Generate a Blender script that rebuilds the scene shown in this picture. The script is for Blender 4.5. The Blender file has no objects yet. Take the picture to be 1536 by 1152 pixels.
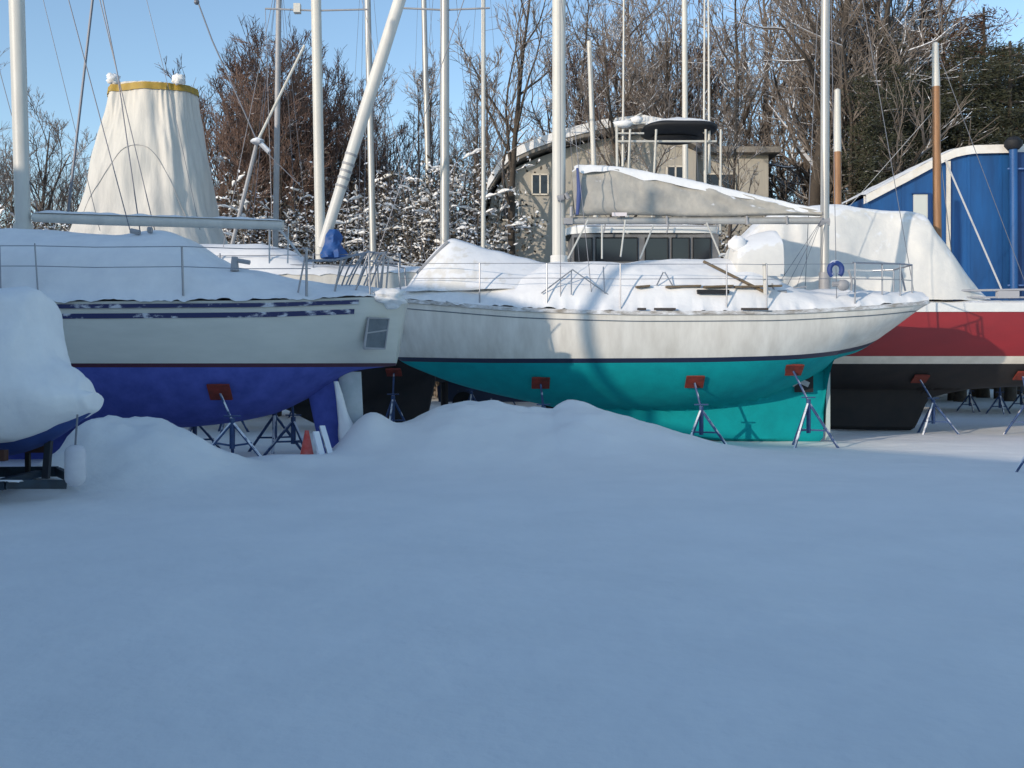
import bpy, bmesh, math, random
from mathutils import Vector, Matrix, noise
R = math.radians
sc = bpy.context.scene
COL = sc.collection
F, HZ, CH = 1490.0, 541.0, 1.6          # focal length in photo pixels, horizon row, eye height

def P(px, py, Y):                        # a point of the place from its direction and its distance
    return Vector(((px-768)*Y/F, Y, CH-(py-HZ)*Y/F))
def PX(px, Y): return (px-768)*Y/F
def PZ(py, Y): return CH-(py-HZ)*Y/F
def lerp(a, b, t): return a+(b-a)*t
def sm(t): t = max(0, min(1, t)); return t*t*(3-2*t)
def prof(pts):                           # piecewise smooth profile through (x, value) points
    pts = sorted(pts)
    n = len(pts)
    ms = []
    for i in range(n):
        if i == 0: m = (pts[1][1]-pts[0][1])/(pts[1][0]-pts[0][0])
        elif i == n-1: m = (pts[-1][1]-pts[-2][1])/(pts[-1][0]-pts[-2][0])
        else:
            a = (pts[i][1]-pts[i-1][1])/(pts[i][0]-pts[i-1][0]); b = (pts[i+1][1]-pts[i][1])/(pts[i+1][0]-pts[i][0])
            m = 0 if a*b <= 0 else 2*a*b/(a+b)
        ms.append(m)
    def f(x):
        if x <= pts[0][0]: return pts[0][1]
        if x >= pts[-1][0]: return pts[-1][1]
        for i in range(n-1):
            if x <= pts[i+1][0]:
                h = pts[i+1][0]-pts[i][0]; t = (x-pts[i][0])/h
                return ((2*t**3-3*t*t+1)*pts[i][1]+(t**3-2*t*t+t)*h*ms[i]
                        + (-2*t**3+3*t*t)*pts[i+1][1]+(t**3-t*t)*h*ms[i+1])
    return f
def nz(x, y=0, z=0, s=1.0): return noise.noise(Vector((x*s, y*s, z*s)))

# ------------------------------------------------------------------ materials
MATS = {}
def mat(name, col, rough=.6, col2=None, nscale=3, bump=0, bscale=20, snow=0, metal=0, stretch=None, spec=.5, snowmin=.35, coat=0, alpha=1):
    if name in MATS: return MATS[name]
    m = bpy.data.materials.new(name); m.use_nodes = True
    nt = m.node_tree; N = nt.nodes; L = nt.links
    b = N['Principled BSDF']
    b.inputs['Roughness'].default_value = rough; b.inputs['Metallic'].default_value = metal
    b.inputs['Specular IOR Level'].default_value = spec
    b.inputs['Base Color'].default_value = (*col, 1)
    if coat: b.inputs['Coat Weight'].default_value = coat
    tc = N.new('ShaderNodeTexCoord'); mp = N.new('ShaderNodeMapping')
    L.new(tc.outputs['Object'], mp.inputs['Vector'])
    if stretch: mp.inputs['Scale'].default_value = stretch
    out = None
    if col2:
        n = N.new('ShaderNodeTexNoise'); n.inputs['Scale'].default_value = nscale; n.inputs['Detail'].default_value = 6
        n.inputs['Roughness'].default_value = .62
        L.new(mp.outputs[0], n.inputs['Vector'])
        r = N.new('ShaderNodeMapRange'); r.inputs[1].default_value = .35; r.inputs[2].default_value = .68
        L.new(n.outputs['Fac'], r.inputs[0])
        mx = N.new('ShaderNodeMix'); mx.data_type = 'RGBA'
        mx.inputs['A'].default_value = (*col, 1); mx.inputs['B'].default_value = (*col2, 1)
        L.new(r.outputs[0], mx.inputs['Factor']); out = mx.outputs['Result']
    if snow:
        g = N.new('ShaderNodeNewGeometry'); s = N.new('ShaderNodeSeparateXYZ'); L.new(g.outputs['Normal'], s.inputs[0])
        n2 = N.new('ShaderNodeTexNoise'); n2.inputs['Scale'].default_value = 6; L.new(tc.outputs['Object'], n2.inputs['Vector'])
        ad = N.new('ShaderNodeMath'); ad.operation = 'MULTIPLY_ADD'; ad.inputs[1].default_value = 1.2; 
        L.new(n2.outputs['Fac'], ad.inputs[0]); L.new(s.outputs['Z'], ad.inputs[2])
        r2 = N.new('ShaderNodeMapRange'); r2.inputs[1].default_value = snowmin+.6; r2.inputs[2].default_value = snowmin+.8
        r2.inputs[4].default_value = snow
        L.new(ad.outputs[0], r2.inputs[0])
        mx = N.new('ShaderNodeMix'); mx.data_type = 'RGBA'; mx.inputs['A'].default_value = (*col, 1)
        if out: L.new(out, mx.inputs['A'])
        mx.inputs['B'].default_value = (.84, .86, .89, 1)
        L.new(r2.outputs[0], mx.inputs['Factor']); out = mx.outputs['Result']
    if out: L.new(out, b.inputs['Base Color'])
    if bump:
        n3 = N.new('ShaderNodeTexNoise'); n3.inputs['Scale'].default_value = bscale; n3.inputs['Detail'].default_value = 5
        L.new(mp.outputs[0], n3.inputs['Vector'])
        bp = N.new('ShaderNodeBump'); bp.inputs['Strength'].default_value = bump; bp.inputs['Distance'].default_value = .03
        L.new(n3.outputs['Fac'], bp.inputs['Height']); L.new(bp.outputs[0], b.inputs['Normal'])
    MATS[name] = m
    return m
SNOW = mat('snow', (.90, .885, .855), .75, (.84, .83, .805), .8, .45, 6, spec=.25)
DSNOW = mat('deck_snow', (.88, .875, .86), .75, (.79, .79, .79), 2.5, .3, 9, spec=.25)
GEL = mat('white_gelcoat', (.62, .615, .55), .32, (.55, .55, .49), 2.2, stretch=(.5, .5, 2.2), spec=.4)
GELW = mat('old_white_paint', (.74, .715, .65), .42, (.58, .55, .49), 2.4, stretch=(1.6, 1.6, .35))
NAVY = mat('navy_stripe', (.012, .018, .05), .4)
CHAL = mat('dusty_navy_stripe', (.015, .022, .10), .5, snow=0, col2=(.55, .57, .62), nscale=3.2, stretch=(1, 1, 2))
for n_ in CHAL.node_tree.nodes:
    if n_.type == 'MAP_RANGE': n_.inputs[1].default_value = .54; n_.inputs[2].default_value = .62
MAROON = mat('maroon_stripe', (.06, .012, .03), .5)
BLUEB = mat('blue_bottom_paint', (.085, .115, .43), .8, (.055, .08, .32), 3.5, .15, 30, spec=.3)
TEALB = mat('teal_bottom_paint', (.002, .31, .325), .8, (.002, .26, .275), 3.2, .15, 30, spec=.2)
TEALD = mat('teal_rudder_paint', (.004, .30, .32), .7, (.004, .22, .23), 3)
BLACKB = mat('black_bottom_paint', (.012, .012, .014), .8, (.022, .018, .018), 3)
REDP = mat('red_hull_paint', (.29, .02, .026), .45, (.23, .018, .024), 1.2, stretch=(.6, .6, 2))
CREAM = mat('cream_paint', (.74, .68, .58), .5, (.62, .57, .48), 4)
ALU = mat('aluminium_spar', (.48, .47, .44), .42, (.38, .38, .37), 2, metal=.25, stretch=(3, 3, .4))
WSPAR = mat('white_spar', (.62, .605, .55), .45, (.53, .515, .47), 2, stretch=(3, 3, .5))
GSPAR = mat('grey_spar', (.36, .36, .37), .5, (.28, .28, .29), 2)
STEEL = mat('stainless_rail', (.32, .33, .36), .35, metal=.6, snow=0)
WIRE = mat('rigging_wire', (.16, .17, .2), .5, metal=.3)
WIREL = mat('light_rigging_wire', (.5, .5, .5), .5)
WOOD = mat('varnished_wood', (.34, .17, .075), .55, (.22, .11, .05), 4, stretch=(6, 6, .5))
TEAK = mat('weathered_teak', (.20, .15, .09), .8, (.12, .09, .06), 6)
CANVAS = mat('tan_canvas', (.46, .435, .385), .9, (.34, .325, .295), 2.6, .7, 7, snow=.9, snowmin=.5)
WCAN = mat('white_canvas', (.76, .74, .69), .8, (.66, .65, .62), 2, .3, 9, snow=.7, snowmin=.45)
WRAP = mat('cream_wrap', (.66, .63, .57), .6, (.54, .52, .475), 1.4, .3, 6, stretch=(2.5, 2.5, .4))
OCHRE = mat('ochre_band', (.42, .27, .03), .6, (.33, .22, .04), 5)
TARP = mat('blue_tarp', (.025, .10, .32), .6, (.015, .07, .24), 4, .4, 9)
BLUEH = mat('blue_panel_paint', (.012, .10, .30), .55, (.010, .065, .20), 1.5, stretch=(2, 2, .3))
BLUED = mat('dark_blue_panel_paint', (.008, .05, .18), .5, (.006, .04, .14), 1.5)
STAND = mat('blue_stand_paint', (.03, .075, .20), .6, (.02, .045, .12), 9, snow=.9, snowmin=.30)
PAD = mat('red_stand_pad', (.24, .03, .018), .85, (.10, .02, .014), 7)
CONE = mat('orange_cone', (.75, .09, .05), .6)
BLACK = mat('black_canvas', (.012, .013, .016), .7)
GLASS = mat('dark_glass', (.02, .022, .026), .12, spec=.6)
PANE = mat('pale_pane', (.62, .63, .58), .25)
GREYP = mat('grey_panel', (.075, .105, .13), .45, (.13, .16, .19), 6)
BARK = mat('grey_bark', (.13, .105, .085), .9, (.075, .06, .05), 5, .6, 14, snow=.75, snowmin=.45)
BARKD = mat('dark_bark', (.075, .06, .046), .9, (.045, .036, .03), 5, .6, 14, snow=.6, snowmin=.5)
TWIG = mat('grey_twigs', (.155, .13, .112), .9, snow=.85, snowmin=.38)
TWIGR = mat('reddish_twigs', (.135, .085, .066), .9, snow=.75, snowmin=.55)
NEEDLE = mat('dark_needles', (.024, .032, .018), .8, (.045, .044, .018), 1.2, snow=.25, snowmin=.75)
DEADL = mat('brown_leaves', (.13, .06, .028), .8, (.075, .042, .024), 1.5)
SHRUBL = mat('shrub_leaves', (.05, .046, .034), .8, (.075, .06, .045), 2, snow=.9, snowmin=.22)
SIDING = mat('beige_siding', (.43, .405, .35), .8, (.36, .34, .30), 2, stretch=(4, 4, .4))
ROOFG = mat('brown_shingles', (.26, .24, .21), .9, (.18, .165, .15), 5)
SHEDM = mat('grey_shed_wall', (.3, .3, .3), .7, (.24, .24, .24), 2)
RUBBER = mat('tyre_rubber', (.015, .015, .016), .9)
BROWN = mat('brown_plank', (.07, .025, .015), .8, (.045, .02, .012), 5)
LICH = mat('pale_rudder', (.40, .46, .47), .7, (.55, .58, .6), 3, snow=.6)
GREYC = mat('car_paint', (.03, .045, .09), .3, snow=.95, snowmin=.2)

# ------------------------------------------------------------------ mesh collector
class MB:
    def __init__(s): s.v = []; s.f = []; s.m = []
    def add(s, vs, fs, mi=0):
        o = len(s.v); s.v += [tuple(v) for v in vs]
        for f in fs: s.f.append(tuple(i+o for i in f)); s.m.append(mi)
        return s
    def box(s, a, b, mi=0):
        x0, y0, z0 = a; x1, y1, z1 = b
        return s.add([(x0,y0,z0),(x1,y0,z0),(x1,y1,z0),(x0,y1,z0),(x0,y0,z1),(x1,y0,z1),(x1,y1,z1),(x0,y1,z1)],
                     [(0,3,2,1),(4,5,6,7),(0,1,5,4),(1,2,6,5),(2,3,7,6),(3,0,4,7)], mi)
    def beam(s, p0, p1, w, h, mi=0, up=Vector((0,0,1))):
        p0 = Vector(p0); p1 = Vector(p1); d = (p1-p0).normalized(); a = d.cross(up)
        if a.length < 1e-4: a = Vector((1,0,0))
        a.normalize(); b = a.cross(d)
        vs = [p+a*(w/2*i)+b*(h/2*j) for p in (p0, p1) for i, j in ((-1,-1),(1,-1),(1,1),(-1,1))]
        return s.add(vs, [(3,2,1,0),(4,5,6,7),(0,1,5,4),(1,2,6,5),(2,3,7,6),(3,0,4,7)], mi)
    def tube(s, pts, r, n=8, mi=0, cap=True, ex=1.0):
        pts = [Vector(p) for p in pts]
        rs = r if isinstance(r, (list, tuple)) else [r]*len(pts)
        o = len(s.v); a = None
        for i, p in enumerate(pts):
            d = (pts[min(i+1, len(pts)-1)]-pts[max(i-1, 0)])
            if d.length < 1e-9: d = Vector((0,0,1))
            d.normalize()
            if a is None:
                a = d.cross(Vector((0,1,0)))
                if a.length < .1: a = d.cross(Vector((1,0,0)))
            a = (a-d*a.dot(d)).normalized(); b = d.cross(a)
            for k in range(n):
                t = 2*math.pi*k/n
                s.v.append(tuple(p+a*(math.cos(t)*rs[i])+b*(math.sin(t)*rs[i]*ex)))
        for i in range(len(pts)-1):
            for k in range(n):
                k2 = (k+1) % n
                s.f.append((o+i*n+k, o+i*n+k2, o+(i+1)*n+k2, o+(i+1)*n+k)); s.m.append(mi)
        if cap:
            s.f.append(tuple(o+k for k in reversed(range(n)))); s.m.append(mi)
            e = o+(len(pts)-1)*n
            s.f.append(tuple(e+k for k in range(n))); s.m.append(mi)
        return s
    def grid(s, fn, nu, nv, mi=0, closev=False, mfn=None):
        o = len(s.v); w = nv if closev else nv+1
        for i in range(nu+1):
            for j in range(w): s.v.append(tuple(fn(i/nu, j/nv)))
        for i in range(nu):
            for j in range(nv):
                j2 = (j+1) % w if closev else j+1
                s.f.append((o+i*w+j, o+(i+1)*w+j, o+(i+1)*w+j2, o+i*w+j2)); s.m.append(mfn(i, j) if mfn else mi)
        return s
    def ball(s, c, r, nu=10, nv=14, mi=0, sq=(1,1,1), rough=0):
        c = Vector(c)
        def fn(u, v):
            th = math.pi*(u*.998+.001); ph = 2*math.pi*v
            d = Vector((math.sin(th)*math.cos(ph), math.sin(th)*math.sin(ph), math.cos(th)))
            k = r*(1+rough*noise.noise(d*2+c))
            return c+Vector((d.x*sq[0], d.y*sq[1], d.z*sq[2]))*k
        return s.grid(fn, nu, nv, mi, True)
    def build(s, name, mats, parent=None, smooth=40, weld=True):
        me = bpy.data.meshes.new(name)
        o = bpy.data.objects.new(name, me); COL.objects.link(o)
        off = Vector((0,0,0)); q = parent
        while q: off += q.location; q = q.parent
        me.from_pydata([Vector(v)-off for v in s.v], [], s.f)
        if not isinstance(mats, (list, tuple)): mats = [mats]
        for m in mats: me.materials.append(m)
        me.polygons.foreach_set('material_index', s.m)
        if weld:
            bm = bmesh.new(); bm.from_mesh(me)
            bmesh.ops.remove_doubles(bm, verts=bm.verts, dist=1e-4)
            bmesh.ops.dissolve_degenerate(bm, edges=bm.edges, dist=1e-5)
            bmesh.ops.recalc_face_normals(bm, faces=bm.faces)
            bm.to_mesh(me); bm.free()
        if smooth:
            me.polygons.foreach_set('use_smooth', [True]*len(me.polygons))
            me.set_sharp_from_angle(angle=R(smooth))
        if parent: o.parent = parent
        me.update()
        return o
def thing(name, label, cat, loc=(0,0,0), group=None):
    o = bpy.data.objects.new(name, None); COL.objects.link(o); o.location = loc; o.empty_display_size = .2
    return tag(o, label, cat, group)
def tag(o, label, cat, group=None):
    o['label'] = label; o['category'] = cat
    if group: o['group'] = group
    return o
def copy_tree(o, parent=None):
    c = o.copy(); COL.objects.link(c); c.parent = parent
    for ch in list(o.children): copy_tree(ch, c)
    return c
def mesh_from(mb): return mb

# ------------------------------------------------------------------ light, sky, camera
AZ, EL = R(45), R(14)               # sunlight travels towards +X+Y (sun behind the viewer's left shoulder)
dirv = Vector((math.sin(AZ)*math.cos(EL), math.cos(AZ)*math.cos(EL), -math.sin(EL)))
w = bpy.data.worlds.new("World"); sc.world = w; w.use_nodes = True
nt = w.node_tree; bg = nt.nodes['Background']
sky = nt.nodes.new('ShaderNodeTexSky'); sky.sky_type = 'NISHITA'; sky.sun_disc = False
sky.sun_elevation = EL; sky.sun_rotation = math.pi+AZ; sky.air_density = 1.0; sky.dust_density = .3; sky.ozone_density = 2.0
nt.links.new(sky.outputs[0], bg.inputs[0]); bg.inputs[1].default_value = .15
sl = bpy.data.lights.new('sun', 'SUN'); sl.energy = 2.0; sl.angle = R(.6); sl.color = (1, .86, .70)
so = bpy.data.objects.new('sun', sl); COL.objects.link(so); so.rotation_euler = dirv.to_track_quat('-Z', 'Y').to_euler()
cam = bpy.data.cameras.new('camera'); co = bpy.data.objects.new('camera', cam); COL.objects.link(co)
co.location = (0, 0, CH); co.rotation_euler = (R(90), 0, 0)
cam.sensor_width = 36; cam.lens = 36*F/1536; cam.shift_y = -(576-HZ)/1536; cam.clip_end = 2000; cam.clip_start = .05
sc.camera = co
sc.view_settings.view_transform = 'Standard'; sc.view_settings.look = 'None'
sc.view_settings.exposure = .65; sc.view_settings.gamma = 1
sc.cycles.max_bounces = 6

# ------------------------------------------------------------------ snow ground
r1 = prof([(-6.8,0),(-6.3,.08),(-6.05,.3),(-5.90,.58),(-5.6,.70),(-5.35,.72),(-4.95,.69),(-4.6,.60),(-4.15,.37),(-3.69,.18),(-3.3,.08),(-2.8,0)])
r2 = prof([(-3.0,0),(-2.5,.12),(-2.2,.28),(-2.03,.37),(-1.46,.64),(-.89,.82),(-.4,.84),(.2,.79),(.70,.74)])
r3 = prof([(.5,.1),(.70,.74),(.8,.79),(1.1,.80),(1.4,.78),(1.96,.63),(2.65,.42),(3.33,.22),(4.1,.08),(5.0,0)])
def bell(d, s): return math.exp(-(d/s)**2)
def ground_z(x, y):
    z = .045*nz(x, y, 0, .22)+.026*nz(x, y*1.6, 3, .6)+.010*nz(x, y*1.5, 9, 1.9)+.003*nz(x, y, 4, 5)
    z *= sm((y-1)/4)*.8+.2
    w1 = bell(y-13.75, 1.15 if y < 13.75 else .75)
    lump = .16*nz(x, y, 1, 1.5)+.09*nz(x, y, 6, 3.4)+.05*abs(nz(x, y, 8, 6))+.28*max(0, nz(x, y, 11, 2.6)-.18)
    if -6.9 < x < -2.7: z += r1(x+.07*nz(x,y,5,2))*w1*(1.06+lump)
    rr = r2(x) if x < .70 else r3(x)
    if -3.0 < x < 5.1: z += rr*bell(y-17.0, 1.7 if y < 17 else .8)*(1.02+lump*.6)
    z += .5*bell(x+2.35, .42)*bell(y-15.95, .6)+.16*bell(x+1.9, 1.2)*bell(y-15.6, 1.1)
    z += .15*bell(x+3.2, .9)*bell(y-14.75, .45)*(1+lump)
    z += .10*bell(x+6.2, 2)*bell(y-12.2, 1.2)
    z -= .05*sm((y-20)/3)*sm((30-y)/4)*sm((x-4)/3)
    z += .30*bell(x-6.6, .55)*bell(y-22.9, .4)
    return z
def axis(lo, hi, step, far, k=1.25):
    a = []; x = lo
    while x <= hi+1e-6: a.append(x); x += step
    s = step; x = a[-1]
    while x < far: s *= k; x += s; a.append(x)
    s = step; x = a[0]; b = []
    while x > -far: s *= k; x -= s; b.append(x)
    return b[::-1]+a
xs = axis(-9.5, 11, .085, 700); ys = axis(1.0, 26, .085, 700)
mb = MB(); mb.v = [(x, y, ground_z(x, y)) for y in ys for x in xs]; W_ = len(xs)
for j in range(len(ys)-1):
    for i in range(W_-1):
        mb.f.append((j*W_+i, j*W_+i+1, (j+1)*W_+i+1, (j+1)*W_+i)); mb.m.append(0)
g = mb.build('snow_ground', SNOW, None, 180, weld=False); g['kind'] = 'structure'

# ------------------------------------------------------------------ hull builder
def hull_mb(x0, x1, cy, hb, zs, zp, zb, tk, wl, boot=.08, a=2.2, bm=.62, be=.95, nst=64, nt_=10, nb=16, xo=None, cap=True, stripe=None):
    """stations between x0 and x1; zp = lower profile, zb = where the keel begins to flare; mats: topside, boot stripe, bottom, deck"""
    mb = MB(); st = []
    L = x1-x0
    for i in range(nst+1):
        u = i/nst; x = x0+L*u
        S, p = zs(x), zp(x); p = min(p, S-.002)
        q = max(zb(x), p); h = hb(x); wlx = wl(x)
        t = tk(x)
        e = lerp(be, bm, sm(min(u, 1-u)*3.0))
        w1 = min(max(wlx, p), S-.001); w2 = min(max(wlx+boot, p), S-.001)
        zz = [lerp(p, w1, k/nb) for k in range(nb+1)]+[w2]+[lerp(w2, S, k/nt_) for k in range(1, nt_+1)]
        row = []
        for z in zz:
            s = max(0, min(1, (z-q)/max(S-q, .001)))
            y = t*min(1, max(0, (z-p)/.06+.3))+(h-t)*((1-(1-s)**a)**e)
            y = min(y, h) if z > q else y
            xx = x+(xo(x, z) if xo else 0)
            row.append((xx, y, z))
        st.append(row)
    n = len(st[0])
    for side in (-1, 1):
        o = len(mb.v)
        for row in st:
            for (x, y, z) in row: mb.v.append((x, cy+side*y, z))
        for i in range(nst):
            for j in range(n-1):
                mi = 2 if j < nb else (1 if j == nb else 0)
                f = (o+i*n+j, o+(i+1)*n+j, o+(i+1)*n+j+1, o+i*n+j+1)
                mb.f.append(f if side < 0 else f[::-1]); mb.m.append(mi)
    def cross(fn, mi, idx):
        o = len(mb.v)
        for row in st: mb.v.append((row[idx][0], cy-row[idx][1], row[idx][2])); mb.v.append((row[idx][0], cy+row[idx][1], row[idx][2]))
        for i in range(nst): mb.f.append((o+2*i, o+2*i+2, o+2*i+3, o+2*i+1)); mb.m.append(mi)
    cross(None, 3, n-1); cross(None, 2, 0)
    if cap:
        for row in (st[0], st[-1]):
            o = len(mb.v)
            for (x, y, z) in row: mb.v.append((x, cy-y, z)); mb.v.append((x, cy+y, z))
            for j in range(n-1):
                mi = 2 if j < nb else (1 if j == nb else 0)
                mb.f.append((o+2*j, o+2*j+1, o+2*j+3, o+2*j+2)); mb.m.append(mi)
    return mb
def blanket(x0, x1, cy, hb, ze, zt, p=3.0, q=.7, nu=90, nv=26, rough=.03, over=.06, drop=.10, seed=0, xo=None):
    """a snow or cloth cover lying over a deck, with soft drooping edges"""
    mb = MB()
    def fn(u, v):
        x = lerp(x0, x1, u); s = v*2-1
        e = min(1, max(0, (abs(s)-.9)/.1))
        h = max(hb(x), .01)
        y = s*(h+over*sm(min(u, 1-u)*30))
        z0, z1 = ze(x), max(zt(x), ze(x)+.02)
        ss = min(1, abs(s)/.92)
        z = z0+(z1-z0)*max(0, 1-ss**p)**q-drop*e*e
        nn = rough*(nz(x, y, seed, 1.3)+.6*nz(x*.8, y*1.4, seed+4, 2.6)+.12*nz(x, y, seed+7, 7))
        if e > 0: y += math.copysign(.05*nz(x, seed, 2, 3.5), s); z += .05*nz(x, seed, 5, 4.2)+.03*nz(x, seed, 1, 11)
        return (x, cy+y, z+nn*(1.2 if e == 0 else .6))
    mb.grid(fn, nu, nv)
    return mb
def rope(p0, p1, sag=0, n=8):
    p0 = Vector(p0); p1 = Vector(p1)
    return [p0.lerp(p1, i/n)-Vector((0,0,sag*4*(i/n)*(1-i/n))) for i in range(n+1)]

def jack_stand(x, y, topx, topy, topz, label, spread=.42, ang=20, pad=True, tilt=35, group='jack stands propping the hulls', padmat=None, face=0, gz=None):
    gz = ground_z(x, y) if gz is None else gz
    t = thing('jack_stand', label, 'jack stand', (x, y, gz), group)
    H = topz-gz
    hx, hy = x, y
    hub = Vector((x, y, gz+H*.62))
    MB().tube([(x, y, gz+H*.18), hub], .042, 10).build('post', STAND, t)
    MB().tube([hub-Vector((0,0,.05)), (topx, topy, topz-.03)], .02, 8).build('screw', STAND, t)
    m = MB().beam(hub+Vector((-.13,0,.03)), hub+Vector((.13,0,.03)), .022, .022); m.build('screw_handle', STAND, t)
    for k in range(3):
        an = R(ang+120*k); fx, fy = x+spread*math.cos(an), y+spread*math.sin(an)
        gl = ground_z(fx, fy)
        lg = MB().tube([hub-Vector((0,0,.06)), (fx, fy, gl-.03)], .026, 8)
        lg.beam((x, y, gz+H*.22), Vector((fx, fy, gl)).lerp(hub, .35), .02, .03)
        lg.build('leg', STAND, t)
    if pad:
        m = MB(); c = Vector((topx, topy, topz))
        rot = Matrix.Rotation(R(face), 3, 'Z') @ Matrix.Rotation(R(-tilt), 3, 'X')
        for (sx, sy, z0, z1) in ((.17, .15, -.03, .0), (.15, .13, .0, .025)):
            o = MB().box((-sx, -sy, z0), (sx, sy, z1))
            m.add([c+rot@Vector(v) for v in o.v], o.f)
        m.build('pad', padmat or PAD, t)
    return t
def hull_y(x, z, hx0, hx1, cy, hb, zs, zp, a, bm, be, t=.03, xo=None):
    S, p = zs(x), zp(x); u = (x-hx0)/(hx1-hx0); e = lerp(be, bm, sm(min(u, 1-u)*3.0))
    s = max(0, min(1, (z-p)/(S-p))); return t+(hb(x)-t)*((1-(1-s)**a)**e)
def stand_at(px, Yg, z, label, A, **k):
    x = PX(px, Yg); y1 = hull_y(x, z, **A); y0 = hull_y(x, z-.1, **A)
    ty = A['cy']-y1-.035; x = PX(px, ty)
    return jack_stand(x+k.pop('dx', .05), ty-.12, x, ty, z-.015, label, tilt=math.degrees(math.atan2(.1, y1-y0)), **k)
def rail_post(mb, p, h, r=.014): mb.tube([p, Vector(p)+Vector((0,0,h))], r, 6)

# ================================================================== 1. sailboat with blue bottom (left)
CY = 16.2
bt = thing('sailboat', 'white sailboat with blue bottom paint and navy cove stripe, deck buried in shaded snow', 'sailboat', (-6, CY, 0))
hbB = prof([(-13.5,.05),(-12,.8),(-10,1.35),(-8,1.56),(-6,1.55),(-4,1.34),(-2.9,1.12),(-2.5,1.02),(-2.36,.97),(-1.95,.44),(-1.82,.30)])
zsB = prof([(-13.5,2.9),(-10,2.58),(-7,2.47),(-4,2.50),(-1.82,2.60)])
zpB = prof([(-13.5,2.7),(-12.6,1.5),(-11,.75),(-8,.47),(-6,.48),(-5,.54),(-4,.70),(-3.3,1.0),(-3,1.2),(-2.5,1.43),(-1.82,1.52)])
xoB = lambda x, z: .16*sm((x+3.2)/1.2)*(z-2.0)
wlB = lambda x: 1.50
hull = hull_mb(-13.5, -1.82, CY, hbB, zsB, zpB, zpB, lambda x: .03, wlB, .06, a=2.6, bm=.5, be=.62, nst=150, xo=xoB)
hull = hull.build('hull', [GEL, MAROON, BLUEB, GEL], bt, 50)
def side_strip(hbf, zf, cy, x0, x1, h, off, n=80, a=2.6, e=.55, xo=None, zs=None, zp=None, bulge=.012, nsd=1, back=0):
    m = MB()
    def half(x, z):
        S, p = zs(x), zp(x); s = max(0, min(1, (z-p)/(S-p)))
        u = (x-x0_full)/(x1_full-x0_full)
        return .03+(hbf(x)-.03)*((1-(1-s)**a)**e)
    return m
def hull_band(x0, x1, hx0, hx1, cy, hb, zs, zp, zc, h, a, bm, be, t=.03, xo=None, n=80, proud=.012, side=-1):
    """a raised band following the hull side at height zc(x)"""
    m = MB()
    def y_at(x, z):
        S, p = zs(x), zp(x); u = (x-hx0)/(hx1-hx0); e = lerp(be, bm, sm(min(u, 1-u)*3.0))
        s = max(0, min(1, (z-p)/(S-p)))
        return t+(hb(x)-t)*((1-(1-s)**a)**e)
    def fn(u, v):
        x = lerp(x0, x1, u); k = [(-.5, -.02), (-.5, proud), (.5, proud), (.5, -.02)][int(round(v*3))]
        z = zc(x)+k[0]*h
        return (x+(xo(x, z) if xo else 0), cy+side*(y_at(x, z)+k[1]), z)
    m.grid(fn, n, 3)
    return m
args = dict(hx0=-13.5, hx1=-1.82, cy=CY, hb=hbB, zs=zsB, zp=zpB, a=2.6, bm=.5, be=.62, xo=xoB)
hull_band(-13, -2.45, zc=lambda x: zsB(x)-.215, h=.075, **args).build('cove_stripe', CHAL, bt)
hull_band(-13, -2.4, zc=lambda x: zsB(x)-.07, h=.06, proud=.03, **args).build('rub_rail', CHAL, bt)
# transom panel (dark boarding ladder recess)
m = MB(); 
for (a_, b_) in ((.0, 1.0),):
    def tp(u, v):
        z = lerp(1.79, 2.26, v); k = .20+.66*u; x = lerp(-2.36, -1.95, k)+.16*.87*(z-2.0)+.03; y = CY-lerp(.97, .44, k)-.035
        return (x, y, z)
    m.grid(tp, 4, 4)
    m.tube([tp(0,0), tp(0,1), tp(1,1), tp(1,0), tp(0,0)], .02, 6, 1)
    m.tube([tp(0,.5), tp(1,.62)], .014, 6, 1)
m.build('boarding_ladder', [GREYP, GSPAR], bt)
# keel, skeg, rudder
def fin(xa0, xa1, z0, xb0, xb1, z1, cy, t, n=20):
    mb = MB()
    def fn(u, v):
        z = lerp(z0, z1, u); a0, a1 = lerp(xa0, xb0, u), lerp(xa1, xb1, u)
        an = 2*math.pi*v; c = (1-math.cos(an))/2
        th = t*(2.4*math.sqrt(c)*(1-c)*1.0+.12*(1-c)+.04)
        return (lerp(a0, a1, c), cy+math.copysign(th, math.sin(an)) if 1e-6 < c < 1-1e-6 else cy, z)
    mb.grid(fn, 10, n, 0, True)
    o = len(mb.v); 
    mb.f.append(tuple(range(o-n, o))); mb.m.append(0)
    return mb
fin(-9.1, -6.7, .8, -8.6, -6.9, -.02, CY, .13).build('keel', BLUEB, bt)
fin(-3.42, -2.84, 1.5, -3.1, -2.80, -.02, CY, .06).build('skeg', BLUEB, bt)
fin(-2.83, -2.46, 1.42, -2.79, -2.40, .12, CY, .055).build('rudder', LICH, bt)
m = MB()
def wedge(u, v):
    an = 2*math.pi*v; c = P(lerp(504, 532, u), lerp(572, 700, u), 15.95); r = lerp(.05, .30, u**1.3)*(1+.25*nz(math.cos(an)*2, math.sin(an)*2, u*4))
    return (c.x+math.cos(an)*r*.75, c.y+math.sin(an)*r*.6, c.z)
m.grid(wedge, 14, 20, 0, True).build('plastered_snow', DSNOW, bt, 180)
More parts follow.
